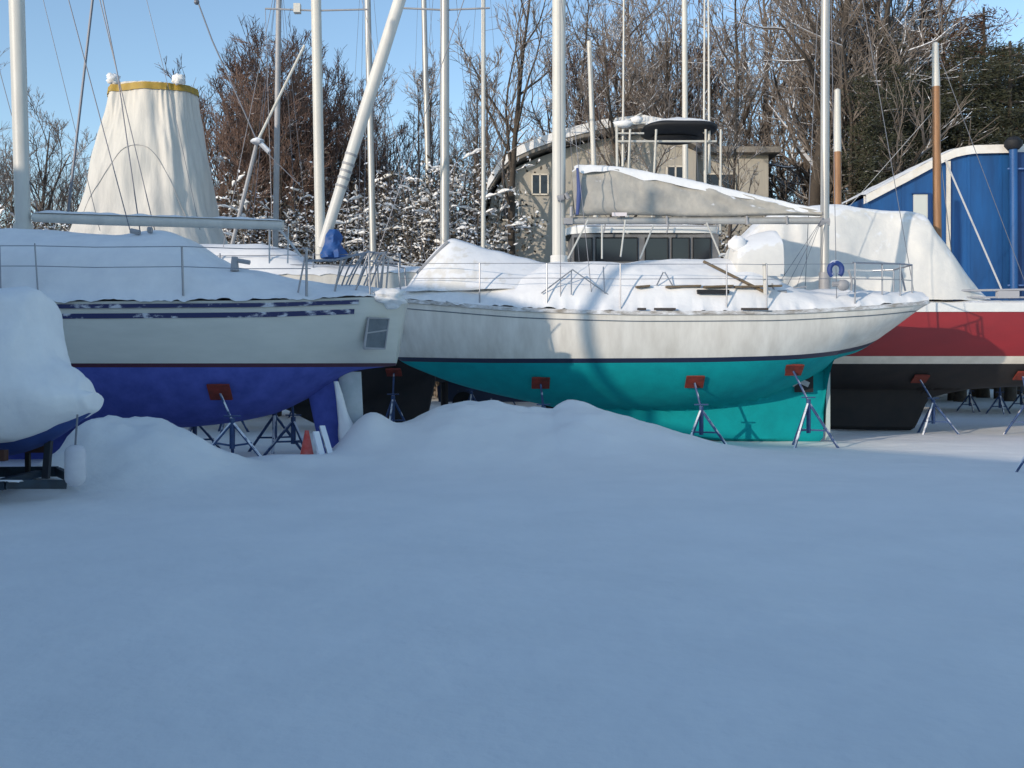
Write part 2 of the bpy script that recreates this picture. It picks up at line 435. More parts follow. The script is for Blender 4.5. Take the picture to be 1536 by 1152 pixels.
# snow on deck
ztB = prof([(-13.5,2.95),(-11,3.1),(-9.2,3.5),(-8.35,3.74),(-7.4,3.69),(-6.28,3.66),(-5.7,3.70),(-5.35,3.63),(-4.76,3.27),(-4.4,3.06),(-3.9,3.0),(-3.24,2.88),(-2.26,2.76),(-1.95,2.72)])
blanket(-13.4, -1.80, CY, hbB, lambda x: zsB(x)+.06, ztB, 2.6, .75, 240, 40, .05, .02, .05, 3).build('snow_cover', DSNOW, bt, 180)
m = MB(); m.ball((-2.0, CY-.50, 2.60), .26, 14, 20, 0, (1.05, 1.1, .55), .8)
m.build('snow_clump', DSNOW, bt, 180)
# mast and boom
mt = MB().tube([P(35, 345, CY), P(25, 0, CY), P(15, -330, CY)], .125, 16, ex=.8).build('mast', WSPAR, bt)
MB().tube([P(35,345,CY)-Vector((0,0,.5)), P(35, 345, CY)+Vector((0,0,.1))], .15, 14).build('mast_collar', WSPAR, mt)
bm_ = MB().tube([P(50, 326, CY), P(150, 330, CY), P(425, 338, CY)], [.075,.085,.075], 14).build('boom', WSPAR, bt)
sn = MB()
sn.grid(lambda u, v: P(lerp(52, 424, u), lerp(326, 338, u), CY)+Vector((0, (v-.5)*.14, .07+.035*math.sin(math.pi*v)*(1+nz(u*20, v, 2)))), 60, 6)
sn.build('boom_snow', DSNOW, bm_, 180)
MB().tube(rope(P(415, 338, CY), P(452, 385, CY)), .02, 6).build('mainsheet', WIREL, bt)
m = MB()
for dx in (0, .06): m.tube([P(405, 340, CY)+Vector((dx*5,0,0)), P(404, 395, CY)+Vector((dx*5,0,0))], .012, 5)
m.build('topping_lift', WIREL, bt)
# stanchions, lifelines, pushpit
ys_ = lambda x: CY-hbB(x)+.06
for px in (6, 275):
    x = PX(px, 14.8); z = zsB(x)+.08
    s = MB(); s.tube([(x, ys_(x), z), (x-.02, ys_(x), PZ(370, 14.8))], .017, 8); s.build('stanchion', STEEL, bt)
x = PX(62, 14.8); s = MB(); s.tube([(x, ys_(x), zsB(x)+.08), (x-.05, ys_(x), PZ(366, 14.8))], .012, 8); s.build('stanchion', STEEL, bt)
x = PX(462, 15.2)
s = MB(); s.tube([(x, ys_(x), zsB(x)+.05), (x, ys_(x), PZ(372, 15.2))], .02, 8)
s.tube([(x-.13, ys_(x), zsB(x)+.1), (x-.02, ys_(x), PZ(385, 15.2))], .014, 8); s.build('stanchion', STEEL, bt)
m = MB()
for zz in (0, -.3):
    pts = []
    for px in (-80, 6, 62, 150, 275, 370, 462):
        x = PX(px, 14.9); pts.append((x, ys_(x), PZ(371 if zz == 0 else 401, 14.9)-(.02 if px in (150, 370) else 0)))
    m.tube(pts, .007, 5)
m.build('lifelines', STEEL, bt)
m = MB()
zt_ = PZ(378, 15.4)
a0 = Vector((PX(500, 15.3), ys_(-2.7), zt_-.12)); 
ring = [(PX(462,15.2), ys_(-3.1), PZ(392,15.2)), (PX(505,15.3), ys_(-2.6), PZ(391,15.3)), (-2.22, CY-.80, zt_), (-2.05, CY-.3, zt_+.02), (-2.05, CY+.3, zt_+.02), (-2.2, CY+.8, zt_)]
m.tube(ring, .018, 8)
for (tx, ty, bx) in ((-2.22, CY-.8, -2.45), (-2.22, CY-.8, -2.2), (-2.05, CY-.3, -2.1), (-2.05, CY+.3, -2.1), (-2.2, CY+.8, -2.3), (-2.62, CY-.88, -2.75)):
    m.tube([(tx, ty, zt_-(.1 if tx < -2.5 else 0)), (bx, ty, zsB(bx)+.05)], .016, 8)
m.build('pushpit', STEEL, bt)
m = MB(); random.seed(4)
for k in range(7):
    x = -2.5+.09*k; m.tube(rope((x, CY-.78+.1*(k%3), zt_+.03*random.random()), (x-.25-.1*random.random(), CY-.6, 2.78), -.05), .013, 6)
m.build('mooring_lines', STEEL, bt)
# shrouds and stays of this boat
def wires(par, lst, mt=WIRE, nm='stay'):
    for pts, r in lst: MB().tube(pts, r, 5).build(nm, mt, par)
top = P(15, -330, CY)
wires(bt, [([top, P(195, 345, 15.0)], .008), ([P(140, -10, CY), P(102, 322, CY)], .022), ([P(145, -20, CY), P(232, 345, CY)], .008), ([P(150,-20,CY), P(176,110,CY), P(210, 346, CY)], .010), ([P(-40,-40,CY), P(60, 330, CY)], .006), ([P(215,-20,CY+1), P(262,170,CY+1), P(300,345,CY)], .005), ([P(60,-20,CY), P(150,346,CY)], .005)])
MB().tube([P(222, 345, CY-.6), P(228, 345, CY-.6)], .05, 8).build('block', GSPAR, bt)
MB().tube([P(196,346,CY-.6), P(210,349,CY-.6)], .04, 8).build('block', GSPAR, bt)
# horn cleat or winch in the cockpit
m = MB(); m.tube([(PX(370,CY), CY-.7, 3.0), (PX(370,CY), CY-.7, 3.22)], [.07,.05], 10); m.tube([(PX(371,CY), CY-.7, 3.17), (PX(392,CY), CY-.7, 3.13)], .035, 8); m.build('winch', GSPAR, bt)

# jack stands under the left boat
stand_at(330, 15, PZ(586,15.0), 'jack stand with snowy legs under the near side of the blue-bottomed sailboat', args, ang=-15, spread=.5, dx=.22)
jack_stand(PX(412,17.3), 17.3, PX(410,17.3), 17.1, 1.16, 'dark jack stand under the far side of the blue-bottomed sailboat, beside the cone', ang=40, tilt=-40, spread=.55)
jack_stand(PX(436,16.4), 16.6, PX(436,16.4), 16.5, 1.05, 'dark jack stand under the centreline of the blue-bottomed sailboat', ang=75, tilt=0, spread=.5)
jack_stand(PX(292,17.4), 17.4, PX(292,17.4), 17.2, 1.02, 'dark jack stand half behind the mound under the far side of the blue-bottomed sailboat', ang=15, tilt=-40, spread=.5)
# plank leaning at the stern and the cone
t = thing('traffic_cone', 'orange traffic cone dusted with snow under the stern of the left sailboat', 'cone', (PX(468,16), 15.6, ground_z(PX(468,16),15.6)))
cx, cy0, cz = t.location
m = MB(); m.tube([(cx,cy0,cz+.02),(cx,cy0,cz+.44)], [.115,.03], 18); m.build('cone_body', mat('snowy_cone', (.72,.07,.05), .6, snow=0, col2=(.78,.25,.22), nscale=4), t)
MB().box((cx-.17,cy0-.17,cz-.01),(cx+.17,cy0+.17,cz+.025)).build('base', CONE, t)
o = MB().beam((PX(480,15.3), 15.45, .58), (PX(503,15.2), 15.1, -.03), .09, .04).build('snowy_board', mat('snowy_board', (.30,.33,.36), .8, snow=1, snowmin=-.1), None)
tag(o, 'snow-covered board leaning against the blue skeg beside the traffic cone', 'board')
o = MB().beam((PX(473,15.3), 15.3, .50), (PX(487,15.1), 15.1, -.03), .10, .06).build('snowy_pole', mat('snowy_pole', (.5,.5,.52), .8, snow=1, snowmin=-.3), None)
tag(o, 'pale snow-plastered pole leaning between the traffic cone and the board', 'pole')

# ================================================================== 2. white ketch with teal bottom (centre)
CT = 19.7
kt = thing('ketch', 'white two-masted sailboat with teal bottom paint and long stern overhang in sunlight', 'sailboat', (2.5, CT, 0))
hbT = prof([(-3.0,.04),(-2.4,.34),(-1.2,.88),(0.3,1.32),(2,1.55),(4,1.55),(6,1.28),(7.2,.95),(8.05,.60)])
zsT = prof([(-3.0,2.86),(-1.5,2.70),(.5,2.53),(2.5,2.47),(4.5,2.48),(6.5,2.58),(8.05,2.73)])
zpT = prof([(-3.0,2.84),(-2.65,2.2),(-2.3,1.66),(-1.7,1.36),(-.9,1.08),(.82,.68),(2.2,.36),(3.1,.16),(3.9,.03),(4.6,.0),(6.08,.0),(6.16,.05),(6.24,1.52),(6.9,1.80),(7.5,2.20),(8.05,2.66)])
zbT = prof([(-3.0,2.84),(-2.3,1.66),(-1.7,1.30),(-.9,1.0),(1,.72),(3,.64),(4.5,.78),(5.5,1.08),(6.24,1.45),(6.9,1.80),(7.5,2.2),(8.05,2.66)])
wlT = prof([(-3,1.60),(0,1.555),(3,1.565),(5,1.61),(6.3,1.72),(7.4,1.98),(8.05,2.2)])
tkT = prof([(-3,.02),(-2,.05),(0,.13),(3,.17),(5,.12),(6.1,.04),(6.3,.02),(8,.02)])
hull_mb(-3.0, 8.05, CT, hbT, zsT, zpT, zbT, tkT, wlT, .085, a=2.5, bm=.68, be=1.0, nst=170, nt_=12, nb=26).build('hull', [GELW, NAVY, TEALB, GELW], kt, 50)
argT = dict(hx0=-3.0, hx1=8.05, cy=CT, hb=hbT, zs=zsT, zp=lambda x: max(zbT(x), zpT(x)), a=2.5, bm=.68, be=1.0, t=.04)
hull_band(-2.7, 7.9, zc=lambda x: zsT(x)-.15, h=.018, proud=.008, **argT).build('cove_stripe', GREYP, kt)
hull_band(-2.95, 8.0, zc=lambda x: zsT(x)+.0, h=.07, proud=.035, **argT).build('toe_rail', mat('snowy_teak_rail', (.28,.25,.21), .8, (.78,.79,.8), 5, stretch=(1,1,2.5)), kt)
# rudder edge, and a black sheet painting the shade of the propeller opening
m = MB(); m.box((6.22, CT-.035, .03), (6.30, CT+.035, 1.5)); m.build('rudder_edge', mat('pale_rudder_edge', (.45,.52,.5), .7), kt)
o = MB(); 
o.grid(lambda u, v: (5.72+.30*(v-.5)*2*.62+.02, CT-.165-.02*math.sin(math.pi*v), lerp(.98, 1.48, u)), 8, 8)
o.build('aperture_shade_sheet', BLACKB, kt)  # black sheet laid on the hull side as the opening's shade
m = MB(); m.tube([(5.45, CT-.13, 1.22),(5.66, CT-.20, 1.22)], .045, 10)
for k in range(3):
    an = R(90+120*k); m.beam((5.62, CT-.21, 1.22), (5.66, CT-.21+.02, 1.22)+Vector((0,0,0)) if False else Vector((5.66+.19*math.cos(an), CT-.2, 1.22+.19*math.sin(an))), .03, .10)
m.build('propeller', GSPAR, kt)
# snow and cabin
cab = MB()
cab.grid(lambda u, v: (lerp(.2, 5.2, u), CT+(v-.5)*2*lerp(.8, .95, sm(u*3)), lerp(2.5, 3.18, 1-abs(v*2-1)**8)), 30, 20)
cab.build('cabin', GELW, kt)
ztT = prof([(-3.0,2.96),(-2.2,3.06),(-1.2,3.12),(0,3.2),(.5,3.46),(.95,3.55),(1.75,3.55),(3.07,3.58),(4.13,3.60),(4.7,3.5),(5.05,3.32),(5.45,3.07),(6.24,2.99),(7.2,2.93),(8.0,2.92)])
blanket(-2.98, 8.0, CT, hbT, lambda x: zsT(x)+.10, ztT, 2.3, .8, 240, 44, .065, .02, .08, 11).build('snow_cover', DSNOW, kt, 180)
# snow-covered forward tent
def bc(u, v):
    x = lerp(-2.05, .95, u)
    top = prof([(-2.05,3.10),(-1.9,3.34),(-1.36,3.92),(-1.16,4.03),(-.63,3.86),(.16,3.66),(.95,3.50)])(x)
    s = v*2-1; hw = lerp(.62, .95, sm(u*1.6))
    z = top-(top-2.95)*abs(s)**1.25
    return (x, CT+hw*s, z+.03*nz(x, s, 8, 2.5))
MB().grid(bc, 46, 20).build('bow_cover', WCAN, kt, 180)
m = MB(); m.tube([P(625,410,CT-.2), P(672,362,CT-.1)], .03, 6); m.build('cover_pole', GSPAR, kt)
# cabin side details showing through the snow: teak grab rail and port
for (xa, xb) in ((2.30,2.55),(2.85,3.5),(3.55,4.1),(4.12,5.0)):
    MB().beam((xa, CT-1.30, PZ(431, 18.5)), (xb, CT-1.26, PZ(430, 18.5)+.01), .12, .035).build('grab_rail', TEAK, kt)
MB().box((3.42, CT-1.42, PZ(441,18.4)), (4.0, CT-1.2, PZ(435,18.4))).build('cabin_port', BLACK, kt)
# main mast, boom, sail cover
mm = MB().tube([(.93, CT, 2.6), (.93, CT, 9), P(839, -420, CT)], .132, 18, ex=.75).build('main_mast', WSPAR, kt)
m = MB(); m.tube([(.93, CT, 3.4), (.93, CT, 3.68)], .17, 14); m.build('mast_boot', WCAN, mm)
MB().box((1.02, CT-.1, 4.3),(1.2, CT+.1, 4.42)).build('gooseneck', GSPAR, mm)
for (a, b, r) in (((848,290),(853,298),.05), ((857,310),(857,325),.035), ((836,298),(846,296),.06)): MB().tube([P(*a,CT-.14), P(*b,CT-.14)], r, 8).build('winch', GSPAR, mm)
bo = MB().tube([P(856, 331, CT), P(1234, 331, CT)], .07, 12).build('main_boom', ALU, kt)
zc1 = prof([(1.22,5.36),(1.36,5.44),(1.9,5.42),(3.2,5.22),(4.4,4.95),(5.6,4.68),(6.1,4.58)])
def scov(u, v):
    x = lerp(1.24, 6.12, u); zt, zb_ = zc1(x), 4.47+.02*math.sin(9*u)
    an = 2*math.pi*v; s = (1-math.cos(an))/2
    wv = .03+.15*(1-s)**.7*sm(s*6+.35)*(1-.45*u)
    y = CT+math.copysign(wv, math.sin(an))*(1 if 0 < s < 1 else 0)+.05*nz(x*1.2, s*3, 4, 1.8)+.03*math.sin(x*7+s*9+3*nz(x, s, 1))*s+.035*abs(nz(x*1.5, s*4+x, 6, 2.5))
    return (x-.06*s*(1-u)+.02*nz(x, s, 7, 3), y, lerp(zb_, zt, s)-.02*abs(math.sin(x*4.2))*s)
MB().grid(scov, 90, 28, 0, True).build('sail_cover', CANVAS, bo, 180)
def scsn(u, v):
    x = lerp(1.28, 6.1, u); zt = zc1(x); s = v*2-1
    d = (.045+.05*(nz(x, 1, 3, 1.7)+.4))*sm(u*30)
    return (x-.05, CT+s*.10*(1-.4*u), zt+.045*math.sqrt(max(0,1-s*s))-abs(s)**3*max(.02, d)*1.6+.02*nz(x, s, 2, 4))
MB().grid(scsn, 120, 10).build('sail_cover_snow', DSNOW, bo, 180)
m = MB(); m.tube([P(866,252,CT-.2), P(869,285,CT-.22), P(866,322,CT-.2)], [.02,.05,.03], 8); m.build('rolled_blue_flap', mat('faded_blue_canvas', (.06,.09,.24), .8), bo)
MB().box(P(918,324,CT-.2), P(940,319,CT-.17)).build('sail_tag', mat('pale_tag', (.75,.68,.68), .6), bo)
for px in (1000, 1120, 1180): MB().tube([P(px, 324, CT-.08), P(px+1, 337, CT-.08)], .022, 6).build('sail_tie', GSPAR, bo)
# mizzen
mz = MB().tube([(6.2, CT, 2.6), (6.21, CT, 8), P(1241, -300, CT)], .085, 14).build('mizzen_mast', ALU, kt)
MB().tube([(6.2,CT,2.95),(6.2,CT,3.35)], .115, 12).build('mast_collar', GSPAR, mz)
MB().tube([P(1229,333,CT),P(1243,333,CT)], .10, 8).build('boom_fitting', GSPAR, mz)
# dodger hood
def dg(u, v):
    an = math.pi*u; x = lerp(4.25, 5.15, sm(v)); k = math.sqrt(max(0, 1-(1-v)**2.4))
    r = 1.0
    return (x+.05*nz(u*5, v*3, 1), CT-math.cos(an)*r*.92, 3.2+(.9*k+.06)*math.sin(an)**.55+.03*nz(u*6, v*4, 5))
MB().grid(dg, 26, 16).build('dodger', WCAN, kt, 180)
m = MB(); m.ball((4.35, CT-.55, 3.85), .17, 10, 14, 0, (1, 1, .9), .3); m.build('snow_clump', DSNOW, kt, 180)
# rails: stanchions, lifelines, pulpit, pushpit
yT = lambda x: CT-hbT(x)+.05
def post(px, Yd, top):
    x = PX(px, Yd); s = MB(); s.tube([(x, yT(x), zsT(x)+.03), (x, yT(x), PZ(top, Yd))], .014, 8); s.build('stanchion', STEEL, kt)
for px, Yd in ((720, 18.9), (820, 18.5), (930, 18.25), (1090, 18.2), (1150, 18.25)): post(px, Yd, 396)
m = MB()
for row in (396, 418):
    pts = [(PX(px, Yd), yT(PX(px, Yd)), PZ(row+(1 if k % 2 else 0), Yd)) for k, (px, Yd) in enumerate(((600,19.4),(720,18.9),(820,18.5),(930,18.25),(1090,18.2),(1150,18.25),(1278,18.6)))]
    m.tube(pts, .006, 5)
m.build('lifelines', STEEL, kt)
m = MB()
bw = [(PX(600,19.4), CT-.55, PZ(396,19.4)), (-2.7, CT-.2, 3.56), (-2.9, CT, 3.58), (-2.7, CT+.2, 3.56), (PX(600,19.4), CT+.55, PZ(396,19.4))]
m.tube(bw, .016, 8)
for p_ in bw: m.tube([p_, (p_[0]+.05, p_[1], zsT(p_[0]))], .016, 8)
m.build('pulpit', STEEL, kt)
m = MB()
xA, xB, xC = PX(1278,18.6), PX(1350,19.0), PX(1368,19.15)
zA = PZ(396,18.8)
ring = [(xA, yT(xA), zA), (xB, CT-.72, zA+.02), (xC+.02, CT-.5, zA+.02), (xC+.05, CT+.5, zA+.02), (xB, CT+.72, zA+.02)]
m.tube(ring, .017, 8)
for (x, y) in ((xA+.04, yT(xA)), (xA+.66, CT-.85), (xB, CT-.72), (xC+.02, CT-.5), (xC+.05, CT+.5)): m.tube([(x, y, zA), (x, y, zsT(x)+.05)], .017, 8)
m.tube([(xA, yT(xA), zA-.3), (xB, CT-.72, zA-.28), (xC+.02, CT-.5, zA-.28)], .010, 6)
m.tube([(xB, CT-.7, zA-.05), (xB+.16, CT-.55, zA-.48)], .02, 6)
m.build('pushpit', STEEL, kt)
m = MB()
c = Vector((PX(1252,18.5), yT(6)-.03, PZ(405,18.5)))
m.tube([c+Vector((.115*math.sin(R(a)), 0, -.13*math.cos(R(a)))) for a in range(40, 330, 18)], .05, 8); m.build('horseshoe_buoy', mat('navy_buoy', (.02,.05,.2), .6, snow=.8, snowmin=.4), kt)
m = MB(); c = Vector((PX(1264,18.5), yT(6), PZ(428,18.5))); m.ball(c, .12, 8, 12, 0, (1,.7,.9)); m.tube([c+Vector((-.2,0,.02)), c+Vector((.1,0,.02))], .05, 8); m.tube([c+Vector((.1,0,.28)), c+Vector((.16,0,.1)), c+Vector((.15,0,-.1))], .022, 6); m.build('deck_winch', GSPAR, kt)
MB().ball((-2.2, CT-.42, PZ(497,19.3)), .16, 8, 12, 0, (.35,.35,1)).build('bow_fender', MAROON, kt)
# gallows legs, spinnaker pole, tripods on deck
m = MB(); m.tube([P(1055,392,18.7), P(1147,438,18.4)], .028, 8); m.build('whisker_pole', TEAK, kt)
for (a, b) in (((812,440),(858,405)), ((858,404),(918,446)), ((857,405),(857,442)), ((985,428),(995,408)), ((997,408),(1010,430)), ((905,400),(907,440))):
    MB().tube([P(*a, 18.45), P(*b, 18.4)], .012, 6).build('deck_brace', STEEL, kt)
for (a, b) in (((852,388),(882,330)), ((931,385),(938,330)), ((960,388),(980,338)), ((903,388),(903,338)), ((1060,334),(1080,382))):
    MB().tube([P(*a, CT-.5), P(*b, CT-.3)], .017, 6).build('boom_prop', WSPAR, kt)
m = MB(); 
m.tube([P(1147,395,18.3), P(1149,442,18.3)], .045, 8); m.build('deck_vent', WSPAR, kt)
for (a, b, r) in (((1160,438),(1180,437),.025), ((1158,425),(1162,440),.02), ((1190,432),(1210,430),.012)): MB().tube([P(*a,18.6), P(*b,18.6)], r, 6).build('cockpit_cleat', GSPAR, kt)
# snowy rail gaps: scuppers & chocks along the toe rail
for (a, b) in ((955,968),(980,1012),(1110,1150)):
    MB().beam((PX(a,18.2), CT-1.60, zsT(3)+.07), (PX(b,18.2), CT-1.60, zsT(3)+.07), .05, .04).build('rail_chock', mat('dark_rail_gap', (.06,.05,.045), .8), kt)
# rigging
top = P(839, -420, CT); L_ = []
for dy in (-1.3, 1.3): L_ += [([top, (.9, CT+dy, 2.6)], .008), ([P(836,-60,CT), (1.5, CT+dy, 2.6)], .007), ([P(1241,-300,CT), (6.1, CT+dy*.8, 2.65)], .007)]
L_ += [([top, (-2.95, CT, 2.9)], .009), ([P(1241,-300,CT), (8.0, CT, 2.8)], .007), ([P(1236,60,CT), P(1234,330,CT-.1)], .006)]
L_ += [([P(1232,330,CT-.2), P(px,430,CT-.6)], .005) for px in (1165, 1180, 1195)]
wires(kt, L_)
# stands
stand_at(811, 18.5, PZ(573,18.5), 'jack stand mostly hidden by the mound, only its red pad on the teal hull showing', argT, spread=.4)
stand_at(1042, 18.4, PZ(571,18.4), 'blue jack stand under the middle of the teal hull where the mound tapers off', argT, ang=-12, spread=.5, dx=.1)
stand_at(1190, 18.7, PZ(553,18.8), 'blue jack stand with snowy legs in front of the teal rudder', argT, ang=-14, spread=.55, dx=.25)

# ================================================================== 3. red-hulled schooner (right)
CR = 23.3
rd = thing('schooner', 'red-hulled boat with white boot stripe and black bottom, two short wooden masts', 'sailboat', (9, CR, 0))
hbR = prof([(3.2,.3),(5,.95),(7,1.4),(10,1.55),(14,1.5),(17,.9),(18.5,.1)])
zsR = prof([(3.2,2.85),(7,2.74),(12,2.74),(18.5,3.2)])
zpR = prof([(3.2,2.3),(4.2,1.45),(5.2,.9),(6.4,.78),(6.55,.05),(9.0,-.03),(9.35,-.03),(9.75,.7),(11,.95),(15,1.1),(17.5,1.6),(18.5,3.1)])
zbR = prof([(3.2,2.3),(4.2,1.4),(6,1.0),(10,.95),(15,1.1),(17.5,1.6),(18.5,3.1)])
hull_mb(3.2, 18.5, CR, hbR, zsR, zpR, zbR, lambda x: .16, lambda x: 1.53, .17, a=2.4, bm=.6, be=.85, nst=150, nt_=10, nb=18).build('hull', [REDP, CREAM, BLACKB, CREAM], rd, 50)
argR = dict(hx0=3.2, hx1=18.5, cy=CR, hb=hbR, zs=zsR, zp=lambda x: max(zbR(x), zpR(x)), a=2.4, bm=.6, be=.85, t=.16)
hull_band(3.4, 18, zc=lambda x: zsR(x)+.03, h=.20, proud=.03, n=100, **argR).build('gunwale', mat('white_gunwale', (.76,.76,.73), .5, (.68,.69,.68), 3), rd)
blanket(3.3, 18.2, CR, lambda x: hbR(x)-.1, lambda x: zsR(x)+.12, lambda x: zsR(x)+.24, 5, .8, 90, 14, .02, 0, .05, 21).build('snow_cover', DSNOW, rd, 180)
ztR = prof([(4.95,3.1),(5.02,3.9),(5.15,4.25),(5.5,4.62),(5.9,4.95),(6.3,5.08),(7.5,5.18),(8.3,5.06),(9.0,5.02),(9.35,4.96),(9.62,4.55),(10.15,3.82),(10.7,3.08)])
def tent(u, v):
    x = lerp(4.95, 10.7, u); s = v*2-1; zt = ztR(x)
    hw = 1.30*lerp(.72, 1, sm(u*5))*lerp(1, .8, sm((u-.85)/.15))
    k = (1-abs(s)**3.6)
    fold = .04*math.sin(x*11+3*nz(x, 0, 2, 1.2))*sm((7.6-x)/1.0)+.09*nz(x, s*2, 4, 1.3)+.05*nz(x+s*2, s*3, 9, 2.6)+.035*abs(nz(x-s*1.3, s, 6, 3.6))
    sag = .16*math.exp(-((x-8.3)/.55)**2)*math.exp(-((s+.66)/.25)**2)
    return (x, CR+hw*(math.copysign(abs(s)**.55, s))-fold*(-1 if s > 0 else 1)*(1-k*.6)+sag, 2.95+(zt-2.95)*k+.03*nz(x, s, 6, 2))
MB().grid(tent, 180, 60).build('winter_cover', WCAN, rd, 180)
for (px, top, base, split, r) in ((1256, 135, 330, 228, .095), (1406, 65, 440, 130, .095)):
    x = PX(px, CR)
    a, b = P(px-(2 if px > 1300 else 0), split, CR), P(px-(3 if px > 1300 else 0), top, CR)
    mo = MB().tube([(x+.02, CR, 2.6), a], [r, r*.95], 14).build('mast', WOOD, rd)
    MB().tube([a, b, b+Vector((0,0,.03))], [r*.96, r*.7, r*.3], 14).build('mast_top', WSPAR, mo)
m = MB(); m.tube([P(1418,240,CR), P(1505,440,CR-.9)], .022, 6); m.tube([P(1406,160,CR), P(1256,330,CR)], .006, 5); m.build('stay', WIREL, rd)
m = MB(); m.tube([P(1408,215,CR), P(1432,420,CR)], .01, 5); m.tube([P(1404,70,CR), P(1540,430,CR)], .008, 5); m.build('halyards', WIRE, rd)
m = MB(); m.box(P(1498,447,CR-1.25), P(1524,437,CR-1.1)); m.tube([P(1440,436,CR-1.2), P(1560,434,CR-1.2)], .025, 6); m.tube([P(1440,446,CR-1.2), P(1560,446,CR-1.2)], .02, 6)
m.build('rail', mat('grey_rail', (.4,.4,.42), .6), rd)
stand_at(1380, 22, PZ(567,22.1), 'jack stand with one snow-white leg under the red-hulled boat', argR, ang=-16, spread=.55, dx=.25, padmat=mat('dark_red_pad', (.16,.03,.02), .9))
stand_at(1534, 22, PZ(562,22.2), 'jack stand under the red-hulled boat at the right edge of the photo', argR, ang=20, spread=.5)
# barrels and bits under the red boat
t = thing('oil_drum', 'dark drum standing in the shadow behind the teal rudder', 'drum', (PX(1262,24.5), 24.5, ground_z(PX(1262,24.5),24.5)))
q = t.location
m = MB(); m.tube([(q.x,q.y,q.z),(q.x,q.y,q.z+.3),(q.x,q.y,q.z+.31),(q.x,q.y,q.z+.33),(q.x,q.y,q.z+.34),(q.x,q.y,q.z+.86)], [.28,.28,.295,.295,.28,.28], 20); m.build('drum_body', BLUED, t)
MB().tube([(q.x,q.y,q.z+.86),(q.x,q.y,q.z+.885)], .295, 20).build('lid', BLUED, t)

# ================================================================== 4. snow-buried motorboat on a trailer (front left)
Y4 = 11.4
a4 = thing('motorboat', 'small blue boat under a thick lump of shaded snow on a trailer, front left', 'motorboat', (-6.5, Y4, 0))
hb4 = prof([(-10,.95),(-7,1.0),(-6,.86),(-5.2,.52),(-4.62,.04)])
zp4 = prof([(-10,.52),(-7,.5),(-5.6,.50),(-5.2,.60),(-4.9,.76),(-4.60,.99)])
hull_mb(-10, -4.60, Y4, lambda x: hb4(x)*.9, lambda x: 1.0, zp4, zp4, lambda x: .02, lambda x: .5, .02, a=1.6, bm=.75, be=.9, nst=50).build('hull', [mat('dark_blue_hull', (.02,.06,.24), .5, (.015,.04,.17), 3), BLUEB, BLUEB, BLUEB], a4, 50)
t4 = prof([(-10.2,2.5),(-8,2.5),(-5.9,2.44),(-5.45,2.42),(-5.13,2.34),(-5.05,2.1),(-4.96,1.86),(-4.86,1.64),(-4.77,1.56),(-4.66,1.49),(-4.60,1.42),(-4.55,1.36),(-4.515,1.20)])
b4 = prof([(-10.2,.62),(-6,.63),(-5.5,.66),(-5.15,.74),(-4.85,.88),(-4.66,.97),(-4.60,1.0),(-4.55,1.04),(-4.515,1.199)])
def sn4(u, v):
    x = lerp(-10.2, -4.515, 1-(1-u)**2.2); an = 2*math.pi*v
    zt, zb_ = t4(x), b4(x); hw = (hb4(x)*.8+.32)*min(1, math.sqrt(max(0, zt-zb_-.001)*1.5))
    c, s = math.cos(an), math.sin(an)
    pw = .72
    y = math.copysign(abs(c)**pw, c)*hw; z = (zt+zb_)/2+math.copysign(abs(s)**pw, s)*(zt-zb_)/2
    k_ = (z-zb_)/max(zt-zb_, .01); bul = .10*math.exp(-((k_-.30)/.22)**2)-.20*sm((k_-.5)/.35)
    n_ = .10*nz(x, y, z, .9)+.08*nz(x, y, z+4, 2.2)+.03*abs(nz(x, y, z+9, 5))
    return (x+n_*.25*min(1, (-4.515-x)*4)-.08*sm((k_-.35)/.3)*sm((x+6)/1.2), Y4+y*(1+n_+bul), z+n_*.6)
MB().grid(sn4, 110, 64, 0, True).build('snow_cover', DSNOW, a4, 180)
a4.location.x -= .24
tr = thing('boat_trailer', 'dark boat trailer with snow on its frame under the snow-buried motorboat', 'trailer', (-6.5, Y4, 0))
m = MB()
for dy in (-.62, .62): m.beam((-10, Y4+dy, .22), (-5.2, Y4+dy, .26), .06, .12); m.beam((-5.2, Y4+dy, .26), (-4.75, Y4+dy*.25, .2), .06, .10)
for x in (-9, -7, -5.4): m.beam((x, Y4-.62, .24), (x, Y4+.62, .24), .08, .08)
m.build('frame', mat('trailer_steel', (.02,.045,.07), .6, (.012,.02,.03), 6), tr)
m = MB()
for dy in (-.62,): m.grid(lambda u, v: (lerp(-9.5, -5.0, u), Y4+dy-.05+(v-.5)*.10, .29+.03*math.sin(math.pi*v)+.03*nz(u*12, v, 1)), 60, 5)
m.build('frame_snow', DSNOW, tr, 180)
m = MB()
for dy in (-.5, .5): m.beam((-9.5, Y4+dy, .56), (-5.25, Y4+dy, .56), .10, .12)
m.build('bunk', BROWN, tr)
for x in (-9.2, -7.4, -5.5):
    for dy in (-.5, .5): MB().beam((x, Y4+dy, .24), (x, Y4+dy, .52), .05, .05).build('bunk_post', BLACKB, tr)
MB().beam((-5.05, Y4, .25), (-5.0, Y4, .85), .07, .07).build('winch_post', mat('trailer_post', (.015,.02,.03), .7), tr)
for dy in (-.85, .85):
    wc = Vector((-8, Y4+dy, .3)); m = MB()
    m.tube([wc-Vector((0,.09,0)), wc+Vector((0,.09,0))], .3, 24); m.build('wheel', RUBBER, tr)
tr.location.x -= .3
t = thing('fender', 'white cylindrical fender hanging below the bow of the snow-buried motorboat', 'fender', (PX(116,11), 10.95, .2))
q = t.location
m = MB(); zz = [.02,.06,.1,.4,.44,.47]; rr = [.05,.095,.112,.112,.095,.05]
